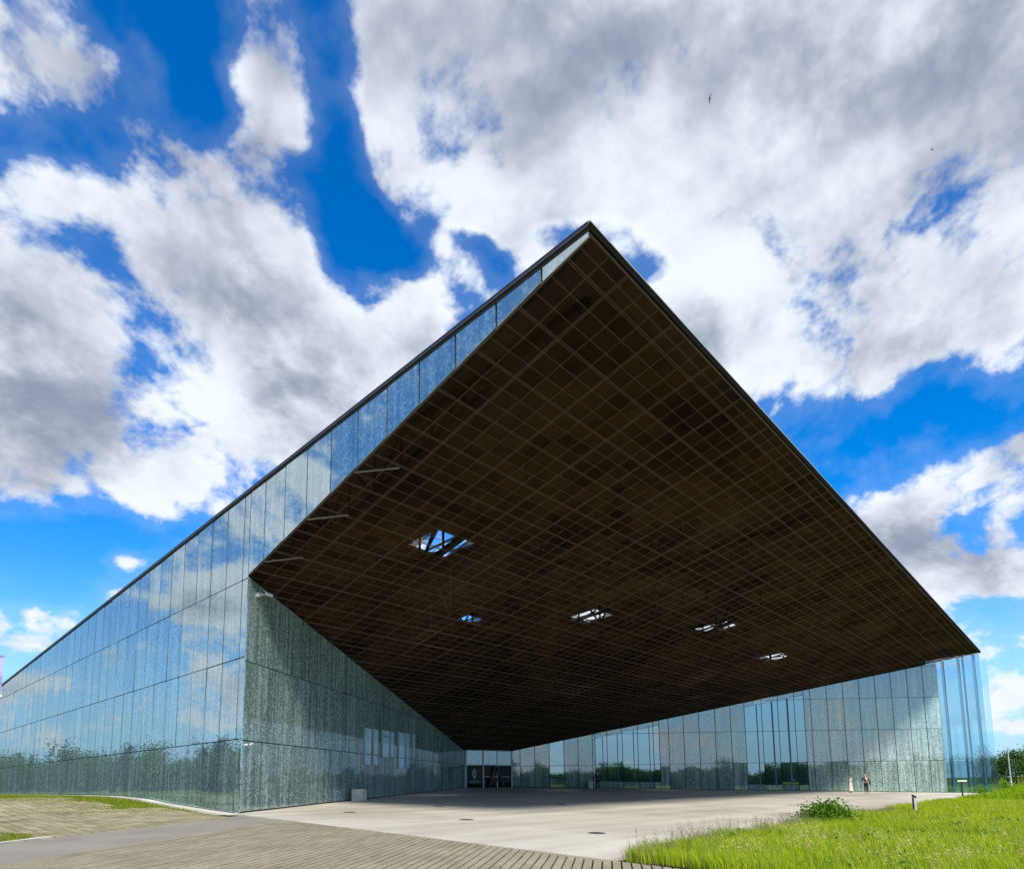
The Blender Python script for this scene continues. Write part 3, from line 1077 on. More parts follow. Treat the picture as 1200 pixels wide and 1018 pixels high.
# slim frame along the free edges is the part itself
soffit.bar((11.25, 7.62, sof_z(7.62) + .01), (80.6, 7.62, sof_z(7.62) + .01), .05)
soffit.bar((11.31, 7.64, sof_z(7.64) + .01), (11.31, 24.72, sof_z(24.72) + .01), .05)
sof = under(soffit.build('soffit', M['rail']))
xg = [11.30, 12.08] + [12.90 + .79 * k for k in range(87)]
yg = [7.66, 7.95] + [8.32 + 1.6 / 3 * k for k in range(73)]
pcells = []
rest = MB()
for i in range(len(xg) - 1):
    for j in range(len(yg) - 1):
        x0, x1, y0, y1 = xg[i] + .012, xg[i + 1] - .012, yg[j] + .012, yg[j + 1] - .012
        cx, cy = (x0 + x1) / 2, (y0 + y1) / 2
        if any(a < cx < b_ and c < cy < d for a, b_, c, d in OPEN):
            continue
        w = [(x0, y0), (x1, y0), (x1, y1), (x0, y1)]
        ins = all(in_poly(SOFP, *p) for p in w)
        if not ins:
            for a in range(5):
                p, q = SOFP[a], SOFP[(a + 1) % 5]
                nx_, ny_ = -(q[1] - p[1]), q[0] - p[0]
                w = clip(w, nx_, ny_, -(nx_ * p[0] + ny_ * p[1]))
                if len(w) < 3:
                    break
            if len(w) < 3 or abs(area2(w)) < .01:
                continue
        d = (Vector((cx, cy, sof_z(cy))) - EYE)
        std = ins and abs((x1 - x0) - .766) < .01 and abs((y1 - y0) - .5093) < .01
        pcells.append((d.length / max(.1, abs(d.normalized().z)) if std else 1e9, w, cx, cy))
pcells.sort(key=lambda q: q[0])
pm = None
for idx, (key, w, cx, cy) in enumerate(pcells):
    dz = random.uniform(0.01, .03)
    if key < 1e8 and idx < 300:
        if pm is None:
            b = MB()
            b.box((0, 0, 0), (.766, .5093 / math.cos(TH), .012))
            o = b.build('soffit_panel', M['mesh'], sof)
            pm = o.data
        else:
            o = put('soffit_panel', pm, sof)
        o.location = Vector((cx, cy, sof_z(cy) + dz))
        o.rotation_euler = (TH + random.gauss(0, .004), random.gauss(0, .004), 0)
    else:
        rest.poly([(x, y, sof_z(y) + dz) for x, y in w][::-1])
o = rest.build('soffit_mesh', M['mesh'])
o.parent = sof
tag(o, kind='stuff')


def poly_span(poly, fx=None, fy=None):
    """extent of the convex polygon along a line x=fx or y=fy"""
    hits = []
    n = len(poly)
    for i in range(n):
        p, q = poly[i], poly[(i + 1) % n]
        a, b_ = (p[0], q[0]) if fx is not None else (p[1], q[1])
        f = fx if fx is not None else fy
        if (a - f) * (b_ - f) < 0:
            t = (f - a) / (b_ - a)
            hits.append(p[1] + t * (q[1] - p[1]) if fx is not None else p[0] + t * (q[0] - p[0]))
    return (min(hits), max(hits)) if len(hits) >= 2 else None


for k, x in enumerate(xg[1:]):
    sp = poly_span(SOFP, fx=x)
    if not sp:
        continue
    main = (k - 1) % 3 == 0
    for off in ((-.035, .035) if main else (0,)):
        wdt = .020 if main else .018
        b = MB()
        b.bar((0, sp[0], sof_z(sp[0])), (0, sp[1], sof_z(sp[1])), wdt)
        o = b.build('grid_rail', M['rail'], sof)
        o.location = Vector((x + off, 0, -.03))
for k, y in enumerate(yg[1:]):
    sp = poly_span(SOFP, fy=y)
    if not sp:
        continue
    main = (k - 1) % 3 == 0
    for off in ((-.03, .03) if main else (0,)):
        wdt = .020 if main else .016
        b = MB()
        b.bar((sp[0], 0, 0), (sp[1], 0, 0), wdt)
        o = b.build('grid_rail', M['rail'], sof)
        o.location = Vector((0, y + off, sof_z(y + off) - .012))

# roof with its skylight openings -----------------------------------
HOLES = [(19.2, 22.0, 22.3, 24.9), (18.75, 19.15, 24.1, 24.8), (30.0, 31.9, 31.5, 32.9), (36.0, 38.7, 24.8, 27.4), (46.4, 49.2, 20.0, 23.0), (62.5, 65.6, 21.3, 24.1)]
bx = sorted({11.23, 80.86} | {h[0] for h in HOLES} | {h[1] for h in HOLES})
by = sorted({7.60, 112.0} | {h[2] for h in HOLES} | {h[3] for h in HOLES})
rb = MB()
for i in range(len(bx) - 1):
    for j in range(len(by) - 1):
        cx, cy = (bx[i] + bx[i + 1]) / 2, (by[j] + by[j + 1]) / 2
        if any(h[0] < cx < h[1] and h[2] < cy < h[3] for h in HOLES):
            continue
        top = [(x, y, roof_z(y)) for x, y in ((bx[i], by[j]), (bx[i + 1], by[j]), (bx[i + 1], by[j + 1]), (bx[i], by[j + 1]))]
        rb.prism(top, (0, 0, .14))
roof = under(rb.build('roof', M['roof']))
b = MB()
for y0, y1 in ((7.58, 112.0),):
    b.prism([(11.18, y0, roof_z(y0) + .02), (11.226, y0, roof_z(y0) + .02), (11.226, y1, roof_z(y1) + .02), (11.18, y1, roof_z(y1) + .02)], (0, 0, .10))
o = b.build('edge_trim', M['cap'])
o.parent = roof
b = MB()
b.box((46.03, 7.57, 13.995), (69.66, .05, .20))
o = b.build('edge_trim', M['soot'])
o.parent = roof
b = MB()
b.box((46.02, 7.565, 14.112), (69.72, .08, .028))
o = b.build('edge_trim', M['lip'])
o.parent = roof
b = MB()
b.prism([(11.165, 7.58, roof_z(7.58) + .036), (11.25, 7.58, roof_z(7.58) + .036), (11.25, 112, roof_z(112) + .036), (11.165, 112, roof_z(112) + .036)], (0, 0, .012))
o = b.build('edge_trim', M['mullion'])
o.parent = roof
for h in HOLES:
    b = MB()
    cx, cy = (h[0] + h[1]) / 2, (h[2] + h[3]) / 2
    for x in (h[0] + .04, h[1] - .04, cx):
        b.bar((x, h[2], roof_z(h[2]) - .1), (x, h[3], roof_z(h[3]) - .1), .09)
    for y in (h[2] + .04, h[3] - .04):
        b.bar((h[0], y, roof_z(y) - .1), (h[1], y, roof_z(y) - .1), .08)
    b.bar((h[0], h[2], roof_z(h[2]) - .25), (cx, h[3], roof_z(h[3]) - .25), .10)
    b.bar((h[1], h[2], roof_z(h[2]) - .25), (cx, h[3], roof_z(h[3]) - .25), .10)
    o = b.build('skylight_frame', M['black'])
    o.parent = roof

# roof trusses between soffit and roof
for k in range(15):
    x = 12.9 + 4.74 * k
    sp = poly_span(SOFP, fx=x)
    if not sp:
        continue
    b = MB()
    y0, y1 = sp[0] + 1.2, sp[1]
    b.bar((x, y0, sof_z(y0) + .32), (x, y1, sof_z(y1) + .32), .22)
    b.bar((x, y0, roof_z(y0) - .28), (x, y1, roof_z(y1) - .28), .18)
    y = y0
    up = False
    while y + 1.6 < y1:
        za, zb_ = (roof_z(y) - .28, sof_z(y + 1.6) + .32) if up else (sof_z(y) + .32, roof_z(y + 1.6) - .28)
        b.bar((x, y, za), (x, y + 1.6, zb_), .09)
        b.bar((x, y, sof_z(y) + .32), (x, y, roof_z(y) - .28), .08)
        y += 1.6
        up = not up
    under(b.build('roof_truss', M['steel']))
for y in (17.34, 20.35, 23.55):
    b = MB()
    b.bar((11.34, y, sof_z(y) - .03), (12.45, y - .95, sof_z(y - .95) - .03), .042)
    under(b.build('edge_brace', M['brace']))
    b = MB()
    b.bar((11.34, y, sof_z(y) + .02), (12.1, y - .62, sof_z(y) + .9), .04)
    under(b.build('edge_brace', M['brace']))


# ------------------------------------------------------------------ trees
def crown_mesh(name, rx, ry, rz, n_clump, per, leaf, material, cone=False, seed=0):
    r = np.random.default_rng(seed)
    lobes = []
    for _ in range(9):
        v = r.normal(size=3)
        v /= np.linalg.norm(v)
        lobes.append((v, r.uniform(.12, .38)))
    V, n = [], 0
    for c in range(n_clump):
        v = r.normal(size=3)
        v /= np.linalg.norm(v)
        s = r.uniform(.35, 1.0) ** .45
        k = .72 + sum(a * max(0, float(v @ l)) ** 4 for l, a in lobes)
        p = v * s * k
        if cone:
            h = r.uniform(0, 1) ** 1.4
            ang = r.uniform(0, 2 * math.pi)
            rr = (1 - h) * r.uniform(.45, 1.0) * (.75 + .25 * math.sin(h * 40))
            p = np.array([math.cos(ang) * rr, math.sin(ang) * rr, h * 2 - 1])
        p = p * np.array([rx, ry, rz])
        cs = leaf * r.uniform(1.2, 2.6)
        for q in range(per):
            o = p + r.normal(size=3) * cs * np.array([1, 1, .6])
            a = r.normal(size=3)
            a /= np.linalg.norm(a)
            b = np.cross(a, r.normal(size=3))
            b /= np.linalg.norm(b) + 1e-6
            L = leaf * r.uniform(.6, 1.2)
            V += [o - a * L * .5, o + b * L * .3, o + a * L * .5, o - b * L * .3]
            n += 1
    V = np.array(V)
    me_o = big(name, V, np.arange(4 * n), np.arange(n) * 4, np.full(n, 4), material)
    return me_o


def trunk(name, h, r0, limbs, seed):
    r = random.Random(seed)
    b = MB()
    p = Vector((0, 0, -.2))
    rr = r0
    seg = 5
    for i in range(seg):
        q = p + Vector((r.uniform(-.12, .12), r.uniform(-.12, .12), h / seg))
        b.bar(p, q, rr * 2, n=7, w2=rr * 1.65)
        p, rr = q, rr * .82
    for i in range(limbs):
        z = h * r.uniform(.35, .85)
        a = r.uniform(0, 6.28)
        L = h * r.uniform(.22, .4)
        b.bar((0, 0, z), (math.cos(a) * L, math.sin(a) * L, z + L * .8), r0 * .7, n=5, w2=r0 * .25)
    return b.build(name, M['bark'])


protos = []
for i, (rx, rz, cone, m_) in enumerate([(2.6, 2.9, False, 'leaf'), (3.2, 2.6, False, 'leaf'), (2.3, 3.5, False, 'leaf'), (1.7, 4.0, True, 'leaf_dark')]):
    c = crown_mesh('crown', rx, rx, rz, 420 if not cone else 460, 9, .36 if not cone else .30, M[m_], cone, 20 + i)
    t_ = trunk('trunk', 4.2 if not cone else 6.5, .16, 6 if not cone else 2, i)
    protos.append((c.data, t_.data, 4.4 if not cone else 4.6))
    bpy.data.objects.remove(c)
    bpy.data.objects.remove(t_)


def tree(kind, x, y, scale, name, label, group=None, rz=0.0, sz=1.0, low=0.5):
    cd, td, cz = protos[kind]
    e = empty(name, (x, y, float(ground_z(x, y)) - .05), label, 'tree', group, rz)
    e.scale = (scale, scale, scale * sz)
    o = put('trunk', td, e)
    o = put('crown', cd, e)
    o.location = (0, 0, cz - low)
    return e


TREES = [
    (3, 172, 17.5, 1.05, 'conifer_tree', 'dark narrow conifer right beside the glass corner of the museum'),
    (0, 176, 12.6, 1.20, 'broadleaf_tree', 'round leafy tree behind the grey street lamp'),
    (1, 160, 7.2, 1.00, 'broadleaf_tree', 'pale green bushy tree in front, right of the street lamp pole'),
    (2, 186, 9.0, 1.30, 'broadleaf_tree', 'tallest tree top rising behind the lamp arm'),
    (0, 168, 3.0, 1.20, 'broadleaf_tree', 'leafy tree cut by the right edge of the view'),
    (1, 182, 16.4, 1.00, 'broadleaf_tree', 'darker leafy tree between the conifer and the lamp pole'),
]
for k, x, y, s, nm, lb in TREES:
    tree(k, x, y, s, nm, lb, rz=random.uniform(0, 6))
# the belt of trees mirrored in the glass: along the left side and behind the viewer
LBL = 'tree of the belt that shows only as a reflection in the glass walls'
for i in range(70):
    f = i / 69
    x, y = -34 + 38 * f + random.uniform(-9, 7), 88 + 190 * f + random.uniform(-4, 4)
    tree(random.choice((0, 1, 2, 2, 3)), x, y, random.uniform(0.9, 1.5), 'belt_tree', LBL, 'trees mirrored in the glass', random.uniform(0, 6), low=1.6)
for i in range(130):
    a = rad(186 + 126 * i / 129 + random.uniform(-1, 1))
    R_ = random.uniform(84, 106)
    x, y = 25 + R_ * math.cos(a), -5 + R_ * math.sin(a)
    tree(random.choice((0, 0, 1, 1, 2)), x, y, random.uniform(1.05, 1.5), 'belt_tree', LBL, 'trees mirrored in the glass', random.uniform(0, 6), sz=random.uniform(.75, 1.0), low=1.7)


# ------------------------------------------------------------------ grass
def blades(name, pts, height, width, material, lean=0.35, parent=None, label=None):
    n = len(pts)
    h = height * rng.uniform(.55, 1.25, n)
    w = width * rng.uniform(.7, 1.3, n)
    a = rng.uniform(0, 2 * np.pi, n)
    la = rng.uniform(0, 2 * np.pi, n) * .5 + .6
    ln = lean * rng.uniform(.2, 1.3, n) * h
    ax, ay = np.cos(a) * w / 2, np.sin(a) * w / 2
    dx, dy = np.cos(la) * ln, np.sin(la) * ln
    z0 = ground_z(pts[:, 0], pts[:, 1]) - .07
    P = np.zeros((n, 5, 3))
    P[:, 0] = np.stack([pts[:, 0] - ax, pts[:, 1] - ay, z0], 1)
    P[:, 1] = np.stack([pts[:, 0] + ax, pts[:, 1] + ay, z0], 1)
    P[:, 2] = np.stack([pts[:, 0] + ax * .8 + dx * .35, pts[:, 1] + ay * .8 + dy * .35, z0 + h * .6 + .05], 1)
    P[:, 3] = np.stack([pts[:, 0] - ax * .8 + dx * .35, pts[:, 1] - ay * .8 + dy * .35, z0 + h * .6 + .05], 1)
    P[:, 4] = np.stack([pts[:, 0] + dx, pts[:, 1] + dy, z0 + h + .05], 1)
    base = np.arange(n)[:, None] * 5
    loops = (base + np.array([0, 1, 2, 3, 3, 2, 4])).ravel()
    starts = (np.arange(n)[:, None] * 7 + np.array([0, 4])).ravel()
    tot = np.tile([4, 3], n)
    o = big(name, P.reshape(-1, 3), loops, starts, tot, material, parent)
    return tag(o, label, None, None, 'stuff')


def scatter(n, x0, x1, y0, y1, keep):
    x = rng.uniform(x0, x1, n)
    y = rng.uniform(y0, y1, n)
    k = keep(x, y)
    return np.stack([x[k], y[k]], 1)


front_edge = lambda x: 7.5 + .15 * np.sin(x * .9) + .1 * np.sin(x * 2.7)
right_of = lambda x, y: x > 11.35 + .12 * np.sin(y * 2.3)
inside = lambda x, y: right_of(x, y) & ((y < front_edge(x)) | (x > 81.6))
vis = lambda x, y: (np.abs(np.arctan2(y, x)) < 1.2)
near = scatter(145000, 11.3, 25, -5, 7.6, lambda x, y: inside(x, y) & (y > -.12 * x))
mid = scatter(150000, 25, 52, -8, 7.6, lambda x, y: inside(x, y))
farg = scatter(150000, 52, 150, -16, 30, lambda x, y: inside(x, y) & ~((x < 81.6) & (y > 7.5)))
nzp = lambda p, s: .5 + .25 * np.sin(p[:, 0] * s + 1.3) * np.cos(p[:, 1] * s * 1.3) + .25 * np.sin(p[:, 0] * s * 2.3 + p[:, 1] * s * 1.9)
blades('tall_grass', near, .34 * (0.7 + .55 * nzp(near, .9)), .013, M['grass'], label='bright green uncut meadow grass in the near right corner')
blades('tall_grass', mid, .34 * (0.7 + .55 * nzp(mid, .7)), .022, M['grass'], label='meadow grass beyond the bush along the forecourt edge')
blades('tall_grass', farg, .38 * (0.7 + .55 * nzp(farg, .5)), .05, M['grass'], label='meadow grass running out to the trees and street lamp')
# low grass on the slope by the long wall and at the left edge
lawn = scatter(95000, -6, 10.9, 23, 80, lambda x, y: (x > 6.9 - .34 * np.clip(y - 33, 0, 36) + .8 * np.sin(y * .8) + rng.normal(0, .7, len(x))) & (y > 27.5) & (x < 10.8))
lawn2 = scatter(34000, -3, 3.9, 16.5, 22.5, lambda x, y: (FN.x * x + FN.y * y > T1 + .25) & (x < 3.2 + .7 * np.sin(y)))
blades('short_grass', np.concatenate([lawn, lawn2]), .07, .02, M['short_grass'], label='short worn grass at the foot of the long wall')
jn = scatter(110000, -2, 10.6, 14, 40, lambda x, y: (FN.x * x + FN.y * y > T1 + .1) & ((np.abs(((x - 11.0) / OW) % 1) < .10) | (rng.uniform(0, 1, len(x)) < .16)))
blades('joint_grass', jn, .035, .02, M['short_grass'], label='sparse grass growing in the joints of the old pavers')


def stalks(name, pts, height, material, head, nhead, label, w=.008, spread=.05):
    V, F, st, tt, k, li = [], [], [], [], 0, 0
    for x, y in pts:
        z = float(ground_z(x, y)) - .05
        h = height * random.uniform(.7, 1.2)
        dx, dy = random.gauss(0, .09), random.gauss(0, .09)
        a = random.uniform(0, 6.28)
        ux, uy = math.cos(a) * w, math.sin(a) * w
        V += [(x - ux, y - uy, z), (x + ux, y + uy, z), (x + dx, y + dy, z + h)]
        F += [k, k + 1, k + 2]
        st.append(li)
        tt.append(3)
        li += 3
        k += 3
        for q in range(nhead):
            f = 1 - .45 * random.random()
            c = Vector((x + dx * f + random.gauss(0, spread * (1.15 - f) + .01), y + dy * f + random.gauss(0, spread * (1.15 - f) + .01), z + h * f))
            d1 = Vector((random.gauss(0, 1), random.gauss(0, 1), random.gauss(0, 1))).normalized() * head * random.uniform(.6, 1.2)
            d2 = d1.cross(Vector((random.gauss(0, 1), random.gauss(0, 1), random.gauss(0, 1)))).normalized() * head * .45
            V += [c - d1, c + d2, c + d1, c - d2]
            F += [k, k + 1, k + 2, k + 3]
            st.append(li)
            tt.append(4)
            li += 4
            k += 4
    o = big(name, np.array(V), F, st, tt, material)
    return tag(o, label, None, None, 'stuff')


def clumps(n, per, x0, x1, y0, y1, r):
    out = []
    for _ in range(n):
        x, y = random.uniform(x0, x1), random.uniform(y0, y1)
        for _ in range(random.randint(per // 2, per)):
            px, py = x + random.gauss(0, r), y + random.gauss(0, r)
            if px > 11.7 and (py < 7.2):
                out.append((px, py))
    return out


stalks('seed_heads', clumps(34, 16, 12.5, 19, 1.0, 6.6, .22), .52, M['seed'], .022, 9, 'pale yellow flowering weeds standing in the near grass')
stalks('seed_heads', clumps(60, 9, 18, 45, -3, 6.8, .4), .50, M['seed'], .028, 7, 'pale yellow flowering weeds scattered farther out in the meadow')
edge_pts = [(x, front_edge(np.array([x]))[0] - random.uniform(-.05, .5)) for x in np.random.default_rng(3).uniform(12.0, 24, 300)]
stalks('dry_stalks', edge_pts, .62, M['dry'], .018, 9, 'thin dry grass stalks along the edge of the forecourt', w=.006, spread=.03)


weed_pts = [(x, y) for x, y in clumps(70, 7, 11.7, 30, -2.5, 7.2, .25)]
stalks('meadow_weeds', weed_pts, .36, M['leaf_bush'], .055, 12, 'broad leaved weeds mixed into the meadow grass', w=.008, spread=.09)
dryb = np.concatenate([scatter(4500, 11.4, 30, -4, 7.7, lambda x, y: inside(x, y)), scatter(5000, 11.3, 34, 6.7, 7.7, lambda x, y: inside(x, y))])
blades('dry_grass', dryb, .40, .010, M['dry'], lean=.5, label='dry straw coloured blades among the meadow grass')


# ------------------------------------------------------------------ shrubs
def shrub(x, y, rx, ry, h, n, leaf, label, seed):
    e = empty('shrub', (x, y, float(ground_z(x, y)) - .05), label, 'shrub')
    b = MB()
    rr = random.Random(seed)
    for _ in range(22):
        a = rr.uniform(0, 6.28)
        q = rr.uniform(.2, .85)
        b.bar((rr.uniform(-.15, .15) * rx, rr.uniform(-.15, .15) * ry, 0), (math.cos(a) * rx * q, math.sin(a) * ry * q, h * rr.uniform(.5, .9)), .025, n=4, w2=.008)
    b.build('stem', M['bark'], e)
    c = crown_mesh('foliage', rx, ry, h * .5, n, 8, leaf, M['leaf_bush'], False, seed)
    c.parent = e
    c.location = (0, 0, h * .52)
    return e


shrub(23.9, 6.95, 1.15, .65, .85, 520, .11, 'rounded dark green bush at the forecourt edge in the meadow', 5)
shrub(76.3, 8.2, .8, .5, .75, 60, .16, 'small dark bush at the foot of the clear glass corner', 6)
shrub(100, 8.5, 1.5, 1.0, 1.0, 60, .2, 'low distant bush in the grass beyond the glass corner', 8)


# ------------------------------------------------------------------ street furniture
def gz(x, y):
    return float(plane_z(x, y))


# bollard
bo = empty('bollard', (33.3, 6.05, gz(33.3, 6.05) - .05), 'short grey metal bollard with a slanted dark top in the grass', 'bollard')
b = MB()
b.lathe([(.115, 0), (.115, .04), (.085, .05), (.085, .86)], 20)
b.build('post', M['galv'], bo, smooth=False)
b = MB()
n_ = 20
ring = [(math.cos(2 * math.pi * k / n_) * .09, math.sin(2 * math.pi * k / n_) * .09) for k in range(n_)]
b.prism([(x, y, .95 + y * .45) for x, y in ring], (0, 0, .09))
b.build('cap', M['black'], bo)
b = MB()
b.box((-.083, .03, .45), (.012, .07, .80), 0)
b.build('strip', M['black'], bo)

# slim post with an added reflection patch near the right corner
sp_ = empty('post_with_reflection_patch', (58.9, 7.5, gz(58.9, 7.5) - .05), 'slim black post with a white patch added for a reflection near the clear glass corner', 'sign')
b = MB()
b.lathe([(.05, 0), (.05, 1.5), (.03, 1.53)], 10)
b.build('post', M['black'], sp_)
b = MB()
b.box((-.02, -.06, 1.43), (.6, .03, .11), rad(-68))  # white patch added in place of a reflection in the glass
b.build('reflection_patch', M['white'], sp_)

# street lamp
sl = empty('street_lamp', (129.6, 9.9, float(ground_z(129.6, 9.9)) - .05), 'tall grey street lamp with a curved arm before the trees', 'street lamp')
b = MB()
b.lathe([(.16, 0), (.16, .9), (.10, 1.0), (.07, 5.6)], 12)
b.build('pole', M['galv'], sl)
b = MB()
pts = [Vector((0, 0, 5.6))]
ad = Vector((.62, -.78, 0))
for k in range(1, 9):
    t_ = k / 8
    pts.append(Vector((0, 0, 5.6)) + ad * (2.0 * (1 - math.cos(t_ * math.pi / 2)) ** .8) + Vector((0, 0, .75 * math.sin(t_ * math.pi / 2))))
for p, q in zip(pts[:-1], pts[1:]):
    b.bar(p, q, .11, n=8)
b.build('arm', M['galv'], sl)
b = MB()
b.bar(pts[-1] - ad * .1, pts[-1] + ad * .75, .16, n=8, w2=.10)
b.build('lamp_head', M['galv'], sl)

# bins against the recessed walls
def bin_(x, y, w, h, ang, label):
    e = empty('litter_bin', (x, y, gz(x, y) + .034), label, 'bin', None, ang)
    b = MB()
    hw = w / 2
    v = [(-hw, -hw, 0), (hw, -hw, 0), (hw, hw, 0), (-hw, hw, 0), (-hw * 1.04, -hw * 1.04, h), (hw * 1.04, -hw * 1.04, h), (hw * 1.04, hw * 1.04, h), (-hw * 1.04, hw * 1.04, h)]
    b.v = v
    b.f = [(3, 2, 1, 0), (4, 5, 6, 7), (0, 1, 5, 4), (1, 2, 6, 5), (2, 3, 7, 6), (3, 0, 4, 7)]
    b.mi = [0] * 6
    o = b.build('body', M['concrete_white'], e)
    md = o.modifiers.new('edge', 'BEVEL')
    md.width = .02
    md.segments = 2
    b = MB()
    b.box((0, 0, h + .012), (w * .9, w * .9, .03))
    b.build('lid', M['white'], e)
    b = MB()
    b.lathe([(w * .28, 0), (w * .28, .012)], 16, (0, 0, h + .027))
    b.build('opening', M['iron'], e)
    return e


q = Vector((*lf_xy(10.6), 0)) + nL * .55
bin_(q.x, q.y, .62, .62, math.atan2(uf.y, uf.x), 'white concrete bin against the dark left recessed wall')
q = Vector((*rf_xy(8.2), 0)) + nR * .6
bin_(q.x, q.y, .48, .72, math.atan2(ur.y, ur.x), 'small white bin by the right wall beside the person in black')

# manhole covers
for x, y, lb in [(15.9, 16.8, 'round drain cover near the paving edge, second nearest of the five'), (14.9, 22.7, 'drain cover nearest the dark recessed left wall'),
                 (26.8, 21.0, 'drain cover in the middle of the forecourt, farthest right'), (15.4, 10.8, 'drain cover nearest the viewer, by the grass corner'),
                 (20.6, 23.7, 'drain cover farthest back towards the entrance')]:
    e = empty('drain_cover', (x, y, gz(x, y) + .034), lb, 'drain cover', 'drain covers in the forecourt')
    b = MB()
    b.lathe([(.27, 0), (.27, .006)], 24)
    o = b.build('rim', M['iron'], e)
    b = MB()
    for k in range(-3, 4):
        w_ = 2 * math.sqrt(max(.004, .22 ** 2 - (k * .06) ** 2))
        b.box((0, k * .06, .008), (w_, .03, .006))
    b.build('grate', M['cap'], e)
    e.rotation_euler = (math.atan(.0305), 0, 0)

# wall mounted cameras
def cctv(base, n, u, label, s=1.0):
    e = empty('security_camera', base, label, 'camera')
    b = MB()
    b.box((0, 0, 0), (.14 * s, .14 * s, .14 * s), math.atan2(u.y, u.x))
    b.bar(Vector((0, 0, 0)), n * .35 * s, .05 * s, n=8)
    b.build('bracket', M['white'], e)
    b = MB()
    c = n * .36 * s
    b.bar(c - u * .22 * s - Vector((0, 0, .02)), c + u * .30 * s + Vector((0, 0, .04)), .13 * s, n=8)
    b.build('body', M['white'], e)
    b = MB()
    c2 = c - u * .225 * s - Vector((0, 0, .02))
    b.bar(c2, c2 - u * .02, .10 * s, n=8)
    b.build('lens', M['black'], e)
    return e


x, y = lf_xy(.72)
cctv(Vector((x, y, 9.02)) + nL * .05, nL, Vector((uf.x, uf.y, 0)), 'white floodlight arm high on the dark recessed wall near the roof', 1.1)
x, y = lf_xy(.25)
cctv(Vector((x, y, 2.74)) + nL * .05, nL, Vector((uf.x, uf.y, 0)), 'small white camera low on the building corner', .5)

# banner pole at the left edge
bp_ = Vector((3.30, 24.9, float(ground_z(3.3, 24.9))))
ba = empty('banner_pole', bp_, 'lilac banner on a pole cut by the left edge of the view', 'banner')
b = MB()
b.lathe([(.07, 0), (.05, 5.4 - bp_.z)], 12)
b.build('pole', M['galv'], ba)
b = MB()
side = Vector((.9, .1, 0)).normalized()
n_ = 9
vv_, ff_ = [], []
for i in range(n_):
    for j in range(6):
        f, g = i / (n_ - 1), j / 5
        off = .035 * math.sin(f * 6 + g * 2)
        vv_.append(Vector((0, off, 5.22 - bp_.z - 1.25 * f)) + side * (.05 + .36 * g))
for i in range(n_ - 1):
    for j in range(5):
        a_ = i * 6 + j
        ff_.append((a_, a_ + 1, a_ + 7, a_ + 6))
o = mk('banner_cloth', vv_, ff_, M['lilac'], ba)
md = o.modifiers.new('thickness', 'SOLIDIFY')
md.thickness = .01
b = MB()
b.bar(Vector((0, 0, 5.25 - bp_.z)), Vector((0, 0, 5.25 - bp_.z)) + side * .44, .035, n=8)
b.bar(Vector((0, 0, 3.95 - bp_.z)), Vector((0, 0, 3.95 - bp_.z)) + side * .44, .03, n=8)
b.build('rod', M['galv'], ba)
cctv(bp_ + Vector((.06, 0, 3.90 - bp_.z)), Vector((.35, -.9, 0)).normalized(), side, 'dark tipped camera fixed to the banner pole at the left edge', .75)


# ------------------------------------------------------------------ people
def skin_obj(name, chain, radii, material, parent, sub=1, root=0):
    """chain: dict of joint -> (parent joint or None, position)"""
    names = list(chain)
    idx = {k: i for i, k in enumerate(names)}
    me = bpy.data.meshes.new(name)
    me.from_pydata([chain[k][1] for k in names], [(idx[k], idx[chain[k][0]]) for k in names if chain[k][0]], [])
    me.materials.append(material)
    o = put(name, me, parent)
    md = o.modifiers.new('skin', 'SKIN')
    md.use_smooth_shade = True
    for i, k in enumerate(names):
        r_ = radii.get(k, .03)
        r_ = (r_, r_) if not hasattr(r_, '__len__') else r_
        me.skin_vertices[0].data[i].radius = r_
        me.skin_vertices[0].data[i].use_root = (i == root)
    if sub:
        s_ = o.modifiers.new('sub', 'SUBSURF')
        s_.levels = sub
        s_.render_levels = sub
    return o


M['skin'] = simple('skin', (0.50, 0.32, 0.24), .6)
M['hair_dark'] = simple('dark_hair', (0.02, 0.015, 0.012), .6)
M['hair_grey'] = simple('grey_cap', (0.55, 0.55, 0.53), .7)
M['cloth_black'] = simple('black_cloth', (0.012, 0.012, 0.015), .9)
M['cloth_white'] = simple('white_cloth', (0.72, 0.70, 0.68), .9)
M['cloth_rose'] = simple('pale_rose_cloth', (0.66, 0.61, 0.58), .9)
M['cloth_dark'] = simple('charcoal_cloth', (0.03, 0.03, 0.035), .9)
M['bag'] = simple('grey_bag', (0.35, 0.34, 0.33), .7)


